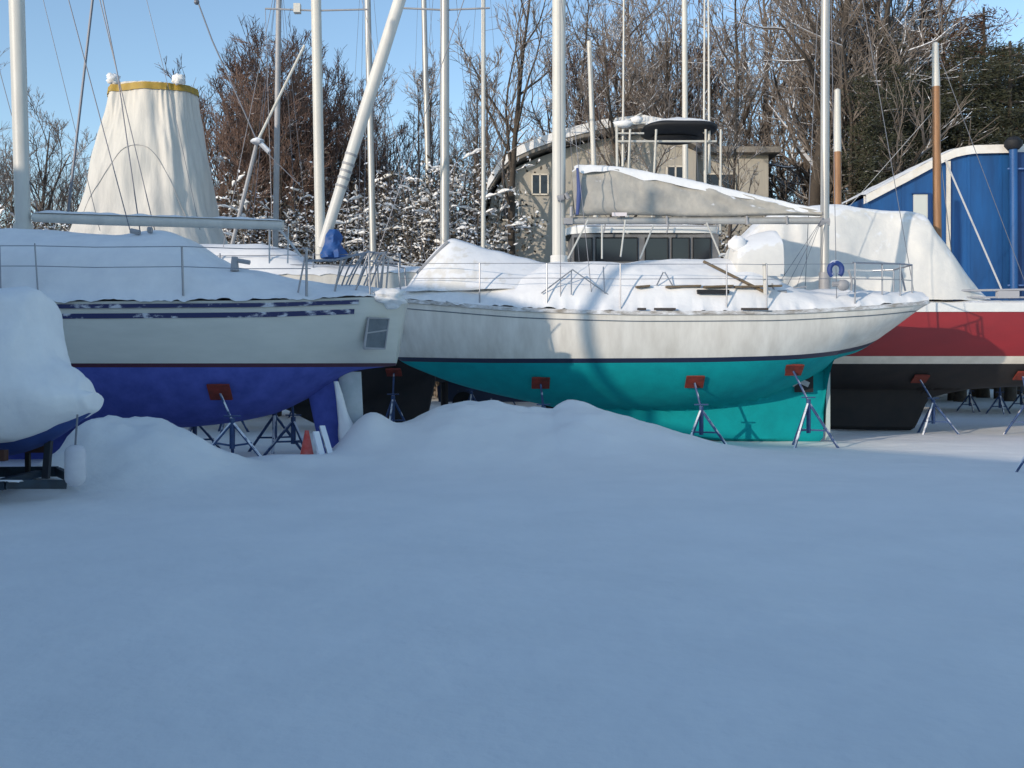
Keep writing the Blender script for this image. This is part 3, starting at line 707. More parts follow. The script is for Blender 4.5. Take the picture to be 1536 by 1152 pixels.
m.tube([(q.x, q.y, q.z+z) for z in zz], rr, 18); m.build('fender_body', mat('white_fender', (.66,.66,.68), .5, (.56,.56,.6), 5), t)
MB().tube([(q.x, q.y, q.z+.47), (q.x-.02, q.y+.1, 1.0)], .012, 6).build('rope', WIRE, t)

# right-edge jack stand (mostly outside the frame)
jack_stand(7.85, 14.5, 7.85, 14.6, 1.3, 'single blue jack stand leg entering at the right edge of the open snow', spread=.56, ang=180+8, group=None)

# ================================================================== 5. boats behind
def generic_sailboat(x, y, label, mast_px, mast_top=-200, lean=0, r=.1, L=7.0, hbmax=1.15, sheer=2.55, bottom=None, mmat=None, spreader=None, mtop=None, mat_hull=None, boom=True, group='sailboats in the back rows'):
    """stored with its bow towards the viewer; axis along Y"""
    t = thing('sailboat', label, 'sailboat', (x, y, 0), group)
    hb = prof([(-.5*L,.05),(-.3*L,hbmax*.7),(0,hbmax),(.3*L,hbmax*.9),(.5*L,hbmax*.65)])
    zs = prof([(-.5*L,sheer+.25),(0,sheer),(.5*L,sheer+.05)])
    zp = prof([(-.5*L,sheer+.2),(-.42*L,1.5),(-.2*L,1.0),(.2*L,1.0),(.5*L,1.55)])
    h = hull_mb(-.5*L, .5*L, 0, hb, zs, zp, zp, lambda q: .03, lambda q: 1.55, .07, nst=36, nt_=6, nb=8)
    h.v = [(x-vy, y+vx, vz) for vx, vy, vz in h.v]; h.build('hull', [mat_hull or GEL, NAVY, bottom or BLACKB, GEL], t, 50)
    k = fin(-.6, .7, 1.1, -.3, .6, -.02, 0, .1); k.v = [(x-vy, y+vx, vz) for vx, vy, vz in k.v]; k.build('keel', bottom or BLACKB, t)
    b = blanket(-.5*L, .5*L, 0, hb, lambda q: zs(q)+.08, lambda q: zs(q)+.2+.55*sm((q+.25*L)/(.15*L))*sm((.35*L-q)/(.2*L)), 3, .7, 40, 16, .04, .02, .1, x)
    b.v = [(x-vy, y+vx, vz) for vx, vy, vz in b.v]; b.build('snow_cover', DSNOW, t, 180)
    p0 = Vector((x, y, sheer+.3)); p1 = P(mast_px[0], mast_top, y); pm = P(mast_px[1], 380, y); p0.x = pm.x
    ms = MB().tube([p0, p1], [r, r*.92], 12).build('mast', mmat or ALU, t)
    if mtop: MB().tube([p1, p1+Vector((0,0,.2))], [r*.9, r*.7], 10).build('masthead', WSPAR, ms)
    if spreader:
        a, b_, row = spreader
        s = MB(); s.tube([P(a, row, y), P((a+b_)/2, row+3, y), P(b_, row, y)], .028, 6); s.build('spreader', GSPAR, ms)
    if boom: MB().tube([(pm.x, y+.1, sheer+1.2), (pm.x, y+3.0, sheer+1.25)], .06, 8).build('boom', ALU, t)
    s = MB()
    for dx in (-hbmax, hbmax): s.tube([p1, (x+dx, y, sheer+.05)], .006, 4)
    s.tube([p1, (x, y-.5*L, sheer+.25)], .007, 4); s.tube([p1, (x, y+.5*L, sheer+.1)], .006, 4)
    s.build('rigging', WIRE, t)
    for k_ in (-1, 1):
        l = MB()
        for q in (-.2, .1, .35): l.tube([(x+k_*(hb(q*L)-.04), y+q*L, zs(q*L)), (x+k_*(hb(q*L)-.04), y+q*L, zs(q*L)+.62)], .012, 6)
        l.tube([(x+k_*(hb(q*L)-.04), y+q*L, zs(q*L)+.6) for q in (-.45,-.2,.1,.35,.48)], .007, 5)
        l.build('rail', STEEL, t)
    jg = 'jack stands under the back rows'
    jack_stand(x-.8, y-.9, x-.72, y-.8, 1.22, 'jack stand under a stored boat in the back rows', tilt=20, group=jg)
    jack_stand(x+.8, y-.9, x+.72, y-.8, 1.22, 'jack stand under a stored boat in the back rows', tilt=20, group=jg)
    return t
generic_sailboat(PX(415,28.2), 28.2, 'back-row sailboat with thin grey mast, right of the cream wrapped tower', (419, 412), -60, r=.085, mmat=GSPAR)
generic_sailboat(PX(667,28.4), 28.4, 'back-row sailboat with thick grey mast and wide spreader, right of the leaning spar', (667, 667), -200, r=.135, spreader=(600, 735, 12), mmat=ALU)
generic_sailboat(PX(557,36.6), 36.6, 'back-row sailboat whose slightly tilted mast passes behind the leaning spar', (548, 562), -150, r=.125)
generic_sailboat(PX(645,45), 45.5, 'farthest sailboat with a slim mast just left of the thick grey mast', (632, 648), -150, r=.13)
generic_sailboat(PX(725,36.7), 36.7, 'back-row sailboat with slim white mast in front of the gap beside the house', (725, 725), -150, r=.085, mmat=WSPAR)
generic_sailboat(PX(893,33.8), 33.8, 'back-row sailboat with short white mast ending below the treetops', (884, 899), 62, r=.09, mmat=WSPAR, hbmax=1.1)
generic_sailboat(PX(1028,33.8), 33.8, 'back-row sailboat with tall white mast rising behind the black canopy', (1026, 1029), -150, r=.1, mmat=WSPAR, hbmax=1.1)

# 5b. high white sailboat with black bottom, between the left boat and the ketch
CH_ = 22.9
hs = thing('sailboat', 'sunlit white sailboat with black bottom behind the pushpit of the left sailboat', 'sailboat', (-5, CH_, 0))
hbH = prof([(-11,.06),(-9,.9),(-7,1.35),(-5,1.4),(-3,1.25),(-1.6,.85)])
zsH = prof([(-11,3.75),(-7,3.5),(-4,3.48),(-1.6,3.60)])
zpH = prof([(-11,3.6),(-10,1.6),(-8,.62),(-5.5,.55),(-4.4,.1),(-4.0,.0),(-2.1,.0),(-1.95,.3),(-1.7,1.5),(-1.6,1.9)])
zbH = prof([(-11,3.6),(-10,1.6),(-8,.6),(-4,.6),(-2,1.2),(-1.6,1.9)])
hull_mb(-11, -1.6, CH_, hbH, zsH, zpH, zbH, lambda x: .14, lambda x: 1.7, .08, nst=90, a=2.4).build('hull', [GELW, NAVY, BLACKB, GELW], hs, 50)
blanket(-10.9, -1.62, CH_, hbH, lambda x: zsH(x)+.08, prof([(-11,3.9),(-8.6,3.95),(-8,4.25),(-5.8,4.25),(-5,4.1),(-4.4,3.78),(-1.6,3.72)]), 3, .7, 80, 20, .04, .02, .1, 31).build('snow_cover', DSNOW, hs, 180)
mh = MB().tube([P(481, 390, CH_), P(474, 0, CH_), P(469, -300, CH_)], .118, 14, ex=.8).build('mast', WSPAR, hs)
MB().tube([P(398,13,CH_), P(475,16,CH_), P(552,14,CH_)], .022, 6).build('spreader', GSPAR, mh)
MB().box(P(440,18,CH_-.05), P(452,8,CH_+.1)).build('radar_reflector', WSPAR, mh)
m = MB()
for px in (330, 404, 470, 540, 600): m.tube([P(px, 402, 21.7), P(px, 380 if px != 404 else 340, 21.7)], .018, 6)
m.tube([P(325,384,21.7), P(600,381,21.7)], .009, 5); m.tube([P(325,398,21.7), P(600,396,21.7)], .008, 5)
m.build('rail', STEEL, hs)
m = MB()
for (a, b) in (((398,13),(410,395)), ((552,14),(545,395)), ((469,-300),(330,395)), ((469,-300),(640,395))): m.tube([P(*a, CH_), P(*b, CH_-.8)], .007, 5)
m.build('rigging', WIRE, hs)
for (px, py) in ((590, 600), (345, 600)):
    jack_stand(PX(px, 22), 21.95, PX(px, 22), 22.1, 1.35, 'jack stand in the dark under the black-bottomed white sailboat, %s end' % ('right' if px > 500 else 'left'), tilt=30)
# leaning spar with strap wraps and a blue tarp bundle at its foot
sp = thing('leaning_spar', 'thick white spar leaning to the right, wrapped with straps halfway up', 'spar', P(482, 378, 22.0))
a, b = P(483, 372, 22.0), P(612, -40, 22.0)
MB().tube([a, a.lerp(b, .5), b], [.115, .14, .135], 16).build('spar_body', mat('white_painted_spar', (.70,.68,.63), .45, (.60,.58,.54), 2), sp)
for f0 in (.22, .25, .275, .30, .335):
    s0, s1 = a.lerp(b, f0), a.lerp(b, f0+.008)
    MB().tube([s0, s1], .143, 14).build('strap', GSPAR, sp)
def tpb(u, v):
    an = 2*math.pi*v; c = P(500, 0, 21.85); r = lerp(.27, .09, u**1.5)*(1+.5*nz(math.cos(an)*2, math.sin(an)*2, u*3))
    return (c.x+math.cos(an)*r, 21.85+math.sin(an)*r, lerp(3.85, 4.48, u))
o = MB().grid(tpb, 12, 18, 0, True).build('tarp_bundle', TARP, None, 60); tag(o, 'bright blue tarp bundle at the foot of the leaning spar', 'tarp')
# folded gin pole: thin spar pair with a block, left of centre
gp = thing('gin_pole', 'thin bent gin pole with a snowy block at its knee, before the brown tree', 'pole', P(345, 380, 24.6))
MB().tube([P(345, 380, 24.6), P(386, 212, 24.6)], .05, 8).build('lower_spar', GSPAR, gp)
MB().tube([P(386, 212, 24.6), P(457, 68, 24.6)], .035, 8).build('upper_spar', WSPAR, gp)
m = MB(); m.ball(P(386, 212, 24.5), .12, 8, 12, 0, (1.4,1,.7), .3); m.tube([P(384,208,24.5), P(404,228,24.5)], .06, 8); m.build('block', mat('snowy_block', (.4,.42,.46), .6, snow=.9, snowmin=.1), gp)
m = MB(); m.tube([P(292,-10,24.6), P(318,60,24.6), P(386,212,24.6)], .018, 6); m.tube([P(386,215,24.6), P(450,278,24.6)], .012, 5); m.tube([P(455,70,24.6), P(470,40,24.6)], .012, 5)
m.ball(P(295,3,24.6), .07, 6, 8); m.build('tackle_line', WIRE, gp)

# 5c. wrapped boat with tall cream tower
CW = 27.2
wr = thing('wrapped_boat', 'boat shrouded in a tall cream tapering wrap with an ochre band round its top', 'wrapped boat', (-10, CW, 0))
xl = prof([(4.6,PX(88,26)),(5.1,PX(103,26)),(5.7,PX(112,26)),(7.4,PX(136,26)),(8.3,PX(150,26)),(8.85,PX(155,26))])
xr = prof([(4.6,PX(330,26)),(5.1,PX(318,26)),(5.7,PX(310,26)),(7.4,PX(295,26)),(8.3,PX(284,26)),(8.85,PX(280,26))])
def wf(z, an, extra=0):
    l, r = xl(z), xr(z); cx, hw = (l+r)/2, (r-l)/2
    k = sm((z-4.9)/3.6)
    pl = .02*k*math.sin(an*47+5*nz(an*2, z*.3, 1))*(.3+1.4*nz(an*3, z*.2, 7))+.12*nz(math.cos(an)*1.9, math.sin(an)*1.9, z*.6)+.08*nz(math.cos(an)*4, math.sin(an)*4, z*.8)+.05*abs(nz(math.cos(an)*5+z*.6, math.sin(an)*5, z*.9))
    c, s = math.cos(an), math.sin(an)
    return (cx+math.copysign(abs(c)**.8, c)*(hw+pl*.8+extra), CW-.6+math.copysign(abs(s)**.8, s)*(hw*.72+pl+extra), z)
MB().grid(lambda u, v: wf(lerp(4.5, 8.86, u), 2*math.pi*v), 40, 300, 0, True).build('tower_wrap', WRAP, wr, 180)
MB().grid(lambda u, v: wf(lerp(8.66, 8.84, u)+.05*math.sin(2*math.pi*v*1.0+1.2)+.02*nz(v*14, 3, 1), 2*math.pi*v, .03), 4, 120, 0, True).build('band', OCHRE, wr, 60)
m = MB(); m.grid(lambda u, v: tuple(Vector(wf(8.86, 2*math.pi*v)).lerp(Vector((PX(218,26), CW-.6, 8.98+.03*nz(v*9, u, 2))), u)), 8, 90, 0, True); m.build('top_snow', DSNOW, wr, 180)
for px in (170, 268):
    m = MB(); m.ball(P(px, 119, 25.9), .14, 10, 14, 0, (1.15, 1, .9), .7); m.build('snow_clump', DSNOW, wr, 180)
m = MB()   # hoop showing through the wrap
m.tube([tuple(Vector(wf(lerp(5.3, 7.15, math.sin(math.pi*t/24)), -math.pi/2-.75+1.5*t/24, .0))+Vector((0,-.012,0))) for t in range(25)], .008, 6)
m.build('hoop', mat('hoop_line', (.42,.41,.40), .7), wr)
hbW = prof([(-14.5,.1),(-12,1.3),(-9,1.55),(-7.9,1.4)])
hull_mb(-14.5, -7.9, CW, hbW, lambda x: 3.2, prof([(-14.5,3.0),(-13,1.2),(-10,.9),(-7.9,1.0)]), prof([(-14.5,3.0),(-13,1.2),(-10,.9),(-7.9,1.0)]), lambda x: .05, lambda x: 1.4, .08, nst=40).build('hull', [GEL, NAVY, BLACKB, GEL], wr, 50)
m = MB(); 
m.grid(lambda u, v: (lerp(-14.2, -7.85, u), CW+(v-.5)*2*1.5*lerp(.6,1,sm(u*3)), 3.15+1.45*(1-abs(v*2-1)**6)*sm(u*5+.2)*sm((1-u)*22+.2)+.04*nz(u*9, v*5, 3)), 40, 24); m.build('deck_wrap', WRAP, wr, 180)
for x in (-12.6, -9): jack_stand(x, CW-1.3, x, CW-1.1, 1.25, 'jack stand under the cream wrapped boat, %s' % ('bow end' if x < -10 else 'stern end'), tilt=30)

# 5d. power cruiser with black canopy
CPB = 27.6
pb = thing('power_cruiser', 'white power cruiser with dark cabin windows under a black hardtop canopy on struts', 'motorboat', (4, CPB, 0))
hbP = prof([(.6,1.25),(3,1.35),(5.5,1.2),(7.6,.1)])
zpP = prof([(.6,1.0),(4,.85),(6.3,1.1),(7.6,3.1)])
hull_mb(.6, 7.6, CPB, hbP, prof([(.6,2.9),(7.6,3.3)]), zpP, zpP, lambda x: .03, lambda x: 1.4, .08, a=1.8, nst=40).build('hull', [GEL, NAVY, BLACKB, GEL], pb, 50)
zr, zw0, zw1 = PZ(350, 26.6), PZ(352, 26.6), PZ(392, 26.6)
x0, x1 = PX(858, 26.6), PX(1078, 26.6)
MB().box((x0, CPB-1.0, 2.9), (x1, CPB+1.0, zr-.02)).build('cabin', mat('dark_cabin_paint', (.22,.22,.22), .5, (.14,.14,.145), 3), pb)  # dark grey wall, low contrast against the windows
def roofc(u, v):
    an = 2*math.pi*v; c, s = math.cos(an), math.sin(an)
    return ((x0+x1)/2+math.copysign(abs(c)**.4, c)*(x1-x0+.3)/2*lerp(1,.3,max(0,u-.6)/.4), CPB+math.copysign(abs(s)**.4, s)*1.1*lerp(1,.3,max(0,u-.6)/.4), zr+.22*sm(u*1.5)+.02*nz(u*4, v*9, 2))
MB().grid(roofc, 8, 60, 0, True).build('cabin_roof', mat('snowy_cabin_roof', (.75,.75,.72), .6, snow=1, snowmin=.2), pb, 60)
for (a, b) in ((862, 888), (894, 956), (968, 1002), (1008, 1034), (1040, 1066)):
    wmb = MB(); wmb.box((PX(a,26.6), CPB-1.03, zw1), (PX(b,26.6), CPB-1.0, PZ(358,26.6))); wo = wmb.build('window', GLASS, pb)
    fr = MB(); fr.tube([(PX(a,26.55), CPB-1.035, zw1),(PX(a,26.55), CPB-1.035, PZ(357,26.6)),(PX(b,26.55), CPB-1.035, PZ(357,26.6)),(PX(b,26.55), CPB-1.035, zw1)], .02, 4); fr.build('frame', BLACK, wo)
zt0, zt1 = PZ(207, 27), PZ(186, 27); xt0, xt1 = PX(962, 27), PX(1073, 27)
def ht(u, v):
    an = 2*math.pi*v; c, s = math.cos(an), math.sin(an); k = math.sin(math.pi*min(.98, max(.02, u)))**.35
    return ((xt0+xt1)/2+math.copysign(abs(c)**.6, c)*(xt1-xt0)/2*k, CPB-.6+math.copysign(abs(s)**.6, s)*.95*k, lerp(zt0, zt1, u))
MB().grid(ht, 10, 48, 0, True).build('hardtop', BLACK, pb, 60)
MB().grid(lambda u, v: tuple(Vector(ht(.70, v)).lerp(Vector(((xt0+xt1)/2, CPB-.6, zt1+.13)), u*u if u < .99 else 1)+Vector((0,0,.06*math.sin(u*1.5)+.02*nz(v*8, u*3, 1)))), 8, 48, 0, True).build('hardtop_snow', DSNOW, pb, 180)
tri = MB(); tri.ball(((xt0+xt1)/2-.1, CPB-.6, zt0-.02), .5, 8, 16, 0, (1.3, .9, .30)); tri.build('folded_canvas', BLACK, pb)
for (xa, ya) in ((940,-1.4),(978,-1.4),(1050,-1.4),(1072,-1.4),(950,.2),(1064,.2)):
    MB().tube([(PX(xa,27), CPB+ya, zt0+.05), (PX(xa+(-4 if xa < 1000 else 4),27), CPB+ya*.7, zr)], .03, 8).build('strut', WSPAR, pb)
m = MB(); m.tube([P(925,212,26.4), P(1075,212,26.4)], .03, 6); m.tube([P(925,188,26.4), P(968,184,26.4)], .03, 6); m.tube([P(925,186,26.4), P(926,270,26.4)], .035, 6); m.tube([P(925,200,26.4), P(966,200,26.4)], .025, 6)
m.tube([P(930,186,26.4), P(962,170,26.4)], .02, 6); m.build('tower_rail', WSPAR, pb)
m = MB(); m.ball(P(935,186,26.4), .14, 8, 10, 0, (2,1,.7), .3); m.ball(P(955,180,26.4), .12, 8, 10, 0, (1.4,1,.8), .4); m.build('snow_clump', DSNOW, pb, 180)
for (pts, r) in (([(934,250),(935,140),(936,-60)], .04), ([(1056,200),(1057,-60)], .03), ([(1064,260),(1063,60),(1062,-60)], .04)):
    MB().tube([P(*p, 26.5) for p in pts], [r]+[r*.6]*(len(pts)-1), 8).build('outrigger', WSPAR, pb)
m = MB(); 
for px in (905, 1000, 1075): m.tube([P(px, 350, 26.3), P(px+3, 336, 26.3)], .02, 6)
m.tube([P(880,339,26.3), P(1076,339,26.3)], .018, 6); m.build('roof_rail', GSPAR, pb)
for x in (1.8, 5.2): jack_stand(x, CPB-1.1, x, CPB-.95, 1.15, 'jack stand under the power cruiser, %s end' % ('left' if x < 3 else 'right'), tilt=30)

# 5e. blue panelled boat on the right
cv = thing('covered_boat', 'big boat under a bright blue panelled housing with cream snowy roof edge, right edge', 'covered boat', (14, 30.5, 0))
YF = 28.4
top = prof([(10.0,PZ(298,YF)),(11.2,PZ(265,YF)),(12.55,PZ(228,YF)),(12.7,PZ(225,YF)),(13.3,PZ(220,YF)),(19,PZ(216,YF))])
m = MB(); n = 60
X0, X1 = PX(1300,YF), 19.0
ZB = 2.6
def shell(u, v):
    x = lerp(X0, X1, u); return (x, YF, lerp(ZB, top(x)-.02, v))
m.grid(shell, n, 6)
m.grid(lambda u, v: (X0, lerp(YF, 33.5, u), lerp(ZB, top(X0)-.02, v)), 6, 2)
m.grid(lambda u, v: (X1, lerp(YF, 33.5, u), lerp(ZB, top(X1)-.02, v)), 6, 2)
m.grid(lambda u, v: (lerp(X0, X1, u), 33.5, lerp(ZB, top(lerp(X0, X1, u))-.02, v)), n, 2)
m.grid(lambda u, v: (lerp(X0, X1, u), lerp(YF, 33.5, v), top(lerp(X0, X1, u))-.02), n, 2)
x = X0+.05; k = 0
while x < X1:       # panel ribs
    m.box((x, YF-.018, ZB), (x+(.09 if k % 2 else .05), YF-.001, top(x)-.12)); x += .94; k += 1
m.build('housing', BLUEH, cv, 30)
m = MB(); m.box((PX(1418,YF), YF-.09, ZB), (PX(1424,YF), YF-.05, top(12.5)-.25)); m.build('corner_batten', CREAM, cv)
m = MB(); m.box((PX(1512,YF), YF-.30, ZB), (19, YF-.05, top(15)-.25)); m.build('dark_panel', BLUED, cv)
m = MB()
m.grid(lambda u, v: (lerp(X0-.06, X1, u), YF-.12+[0,0,.2,.2][int(round(v*3))], top(lerp(X0,X1,u))+[-.22,.02,.02,-.22][int(round(v*3))]), 80, 3); m.build('roof_trim', mat('cream_roof_trim', (.74,.68,.58), .6, (.84,.82,.78), 2.5, snow=.9, snowmin=.3), cv, 30)
m = MB(); m.grid(lambda u, v: (lerp(X0-.05, X1, u), lerp(YF-.1, 33.4, v), top(lerp(X0,X1,u))+.03+.05*sm(v*30)+.02*nz(u*30, v*6, 3)), 80, 12); m.build('roof_snow', DSNOW, cv, 180)
wo = MB().box((PX(1369,YF), YF-.07, PZ(348,YF)), (PX(1390,YF), YF-.03, PZ(292,YF))).build('window', PANE, cv)
m = MB(); a_, b_, c_, d_ = PX(1367,YF), PX(1395,YF), PZ(353,YF), PZ(290,YF)
m.box((PX(1390,YF), YF-.10, c_), (b_, YF-.03, d_)); m.box((a_, YF-.10, c_), (PX(1390,YF), YF-.03, PZ(348,YF))); m.box((a_, YF-.10, PZ(292,YF)), (PX(1390,YF), YF-.03, d_)); m.build('window_frame', BLUED, wo)
m = MB(); m.tube([P(1521,440,YF-.45), P(1520,222,YF-.45)], .11, 14); ch = m.build('chimney', BLUEH, cv)
m = MB(); m.tube([P(1520,224,YF-.45), P(1520,219,YF-.45), P(1520,212,YF-.45), P(1520,206,YF-.45)], [.16,.24,.24,.13], 14); m.build('cap', BLACK, ch)
m = MB(); 
for py in (253, 428): m.tube([P(1512,py,YF-.42), P(1560,py,YF-.42)], .025, 6)
m.build('grab_rail', mat('blue_rail', (.15,.25,.5), .5), cv)
hbC = prof([(9.6,.3),(11,1.9),(15,2.3),(19,2.2)]); zpC = prof([(9.6,2.4),(10.6,1.3),(12,.95),(19,.85)])
hull_mb(9.6, 19, 30.9, hbC, lambda x: 2.62, zpC, zpC, lambda x: .05, lambda x: 1.6, .08, nst=40).build('hull', [BLUED, CREAM, BLACKB, BLUED], cv, 50)
for (px, Yd) in ((1455, 31.2), (1500, 30.2), (1532, 32)):
    jack_stand(PX(px,Yd), Yd, PX(px,Yd), Yd, 1.0, 'small dark jack stand under the blue panelled boat, %s' % {1455:'left one', 1500:'middle one', 1532:'right one'}[px], tilt=0)

# ================================================================== 6. house behind the boats
YH = 42.0
ho = thing('house', 'beige house with curved gambrel roof edged with snow behind the boats', 'house', (5, YH+4, 0))
gam = [(727,330),(733,292),(748,268),(765,250),(800,234),(840,220),(900,205),(960,198),(1000,205),(1040,224)]
gp_ = [(PX(a,YH), PZ(b,YH)) for a, b in gam]
m = MB(); pts = [(PX(735,YH), 0)]+[(x+.12, z-.1) for x, z in gp_]+[(PX(1040,YH), 0)]
vs = [(x, YH, z) for x, z in pts]+[(x, YH+9, z) for x, z in pts]; n = len(pts)
m.add(vs, [tuple(range(n))[::-1], tuple(range(n, 2*n))]+[(i, (i+1) % n, n+(i+1) % n, n+i) for i in range(n)])
m.build('wall', SIDING, ho, 0)
def roof_strip(pts, y0, y1, th, name, mt, up=0, par=ho):
    m = MB(); k = len(pts)
    top_ = [(x, z+up+th) for x, z in pts]; bot = [(x, z+up) for x, z in pts]
    for y in (y0, y1): m.v += [(x, y, z) for x, z in top_]+[(x, y, z) for x, z in bot]
    for i in range(k-1):
        for (a, b, c, d) in ((i, i+1, 2*k+i+1, 2*k+i), (k+i, 3*k+i, 3*k+i+1, k+i+1), (i, k+i, k+i+1, i+1), (2*k+i, 2*k+i+1, 3*k+i+1, 3*k+i)):
            m.f.append((a, b, c, d)); m.m.append(0)
    for i in (0, k-1): m.f.append((i, 2*k+i, 3*k+i, k+i)); m.m.append(0)
    return m.build(name, mt, par, 30)
rf = roof_strip(gp_, YH-.7, YH+9.3, .16, 'roof', ROOFG)
roof_strip([(x, z) for x, z in gp_], YH-.75, YH+9.3, .38, 'roof_snow', DSNOW, .165, rf)
m = MB(); xa, xb = PX(1041,YH), PX(1160,YH); m.box((xa, YH+.8, 0), (xb, YH+8, PZ(226,YH))); m.build('side_wing', SIDING, ho)
m = MB(); m.box((xa, YH+.3, PZ(226,YH)), (xb+.4, YH+8.4, PZ(226,YH)+.25)); r2_ = m.build('wing_roof', ROOFG, ho)
m = MB(); m.grid(lambda u, v: (lerp(xa, xb+.4, u), lerp(YH+.28, YH+8.4, v), PZ(226,YH)+.26+.12*sm(v*20)), 6, 12); m.build('wing_roof_snow', DSNOW, r2_, 180)
for (a, b, c, d) in ((1062,1108,256,300), (750,778,300,330), (798,822,262,292), (1000,1026,250,290)):
    yf = YH+.8 if a > 1041 else YH
    wo = MB().box((PX(a,YH), yf-.05, PZ(d,YH)), (PX(b,YH), yf-.01, PZ(c,YH))).build('window', GLASS, ho)
    fr = MB()
    for (e0, e1) in (((a,c),(b,c)),((b,c),(b,d)),((b,d),(a,d)),((a,d),(a,c)),(((a+b)/2,c),((a+b)/2,d))):
        fr.beam((PX(e0[0],YH), yf-.06, PZ(e0[1],YH)), (PX(e1[0],YH), yf-.06, PZ(e1[1],YH)), .06, .06)
    fr.build('frame', CREAM, wo)

# parked car between the ketch's mast and the house
car = thing('parked_car', 'dark parked car with snow on its roof, seen left of the main mast', 'car', (PX(762,31), 31, 0))
cx, cy0 = PX(762,31), 31.0
def carb(pts, hw, nm, mt, par):
    m = MB(); n = len(pts)
    for s in (-hw, hw): m.v += [(cx+x, cy0+s, z) for x, z in pts]
    m.f += [tuple(range(n)), tuple(range(2*n-1, n-1, -1))]+[(i, n+i, n+(i+1) % n, (i+1) % n) for i in range(n)]; m.m += [0]*(n+2)
    return m.build(nm, mt, par, 30)
carb([(-2.1,.35),(-2.15,.8),(-1.9,1.0),(-.9,1.12),(1.7,1.12),(2.15,1.0),(2.2,.5),(2.1,.35)], .88, 'body', GREYC, car)
cb = carb([(-1.2,1.12),(-.5,1.72),(1.2,1.76),(1.9,1.13)], .76, 'cabin', GLASS, car)
carb([(-.55,1.70),(-.5,1.78),(1.2,1.95),(1.3,1.76)], .74, 'roof', DSNOW, car)
for x in (-1.35, 1.35):
    for s in (-.82, .82):
        MB().tube([(cx+x, cy0+s-.1, .33), (cx+x, cy0+s+.1, .33)], .33, 18).build('wheel', RUBBER, car)

# ================================================================== 7. trees
def grow(seed, H, style):
    rng = random.Random(seed); trunk = MB(); crown = MB()
    S = dict(tall=dict(stems=1, lim=(.30, 13), len1=.36, up=.35, ang=42, n2=7, n3=6, n4=3, tr=.021),
             vase=dict(stems=3, lim=(.22, 10), len1=.40, up=.50, ang=34, n2=7, n3=6, n4=3, tr=.016),
             clear=dict(stems=1, lim=(.40, 13), len1=.38, up=.55, ang=36, n2=6, n3=5, n4=2, tr=.013),
             bush=dict(stems=12, lim=(.12, 11), len1=.32, up=.62, ang=30, n2=7, n3=5, n4=3, tr=.006),
             slim=dict(stems=1, lim=(.35, 12), len1=.24, up=.6, ang=34, n2=6, n3=5, n4=3, tr=.010))[style]
    def path(p, d, L, n, jit, up):
        pts = [p.copy()]; dd = d.copy()
        for i in range(n):
            dd = (dd+Vector((rng.gauss(0, jit), rng.gauss(0, jit), rng.gauss(0, jit)+up/n))).normalized()
            p = p+dd*(L/n); pts.append(p.copy())
        return pts
    def side(d, ang):
        a = d.orthogonal().normalized(); a.rotate(Matrix.Rotation(rng.uniform(0, 6.283), 3, d))
        t = R(ang); return (d*math.cos(t)+a*math.sin(t)).normalized()
    def at(pts, f):
        k = f*(len(pts)-1); i = min(int(k), len(pts)-2); return pts[i].lerp(pts[i+1], k-i), (pts[i+1]-pts[i]).normalized()
    for s in range(S['stems']):
        if S['stems'] == 1: p0, d0, h = Vector((0,0,-.1)), Vector((rng.gauss(0,.04), rng.gauss(0,.04), 1)).normalized(), H
        else:
            an = 6.283*s/S['stems']+rng.uniform(-.4,.4); sp = rng.uniform(.08, .24) if style != 'bush' else rng.uniform(.04, .30)
            p0 = Vector((math.cos(an)*.15, math.sin(an)*.15, -.1)); d0 = Vector((math.cos(an)*sp, math.sin(an)*sp, 1)).normalized(); h = H*rng.uniform(.8, 1)*(1-.5*sp)
        tp = path(p0, d0, h, 10, .055, .12); r0 = H*S['tr']
        rs = [r0*(1-.93*(i/10)**.9)*(1.35 if i == 0 else 1)+.012 for i in range(11)]
        trunk.tube(tp, rs, 9, cap=False)
        lo, nl = S['lim']
        for k in range(nl):
            f = lerp(lo, .97, (k+rng.random())/nl); p, d = at(tp, f)
            L1 = H*S['len1']*(1.12-f*.75)*rng.uniform(.7, 1.2); ra = r0*(1-.93*f)*.5+.014
            l1 = path(p, side(d, rng.gauss(S['ang'], 9)), L1, 6, .13, S['up'])
            trunk.tube(l1, [ra*(1-.75*i/6)+.004 for i in range(7)], 5, cap=False)
            for k2 in range(S['n2']):
                f2 = lerp(.2, 1, (k2+rng.random())/S['n2']); p2, d2 = at(l1, f2)
                L2 = L1*.48*(1.15-.6*f2)*rng.uniform(.6, 1.3)
                l2 = path(p2, side(d2, rng.gauss(40, 10)), L2, 4, .15, S['up']*.8)
                r2_ = max(.018, ra*.38)
                crown.tube(l2, [r2_*(1-.6*i/4) for i in range(5)], 4, cap=False)
                for k3 in range(S['n3']):
                    p3, d3 = at(l2, lerp(.15, 1, (k3+rng.random())/S['n3']))
                    L3 = max(.35, L2*.5*rng.uniform(.6, 1.3))
                    l3 = path(p3, side(d3, rng.gauss(36, 12)), L3, 2, .14, S['up']*.7)
                    crown.tube(l3, [.016, .012, .008], 3, cap=False)
                    for k4 in range(S['n4']):
                        p4, d4 = at(l3, rng.uniform(.15, 1))
                        l4 = path(p4, side(d4, rng.gauss(38, 12)), max(.25, L3*.55*rng.uniform(.5, 1.4)), 1, .1, .3)
                        crown.tube(l4, [.012, .007], 3, cap=False)
    return trunk, crown
def make_tree(seed, H, style, bark, twig, name='bare_tree'):
    t = thing(name, '', 'tree'); a, b = grow(seed, H, style)
    a.build('trunk', bark, t, 60, weld=False); b.build('crown', twig, t, 60, weld=False)
    return t
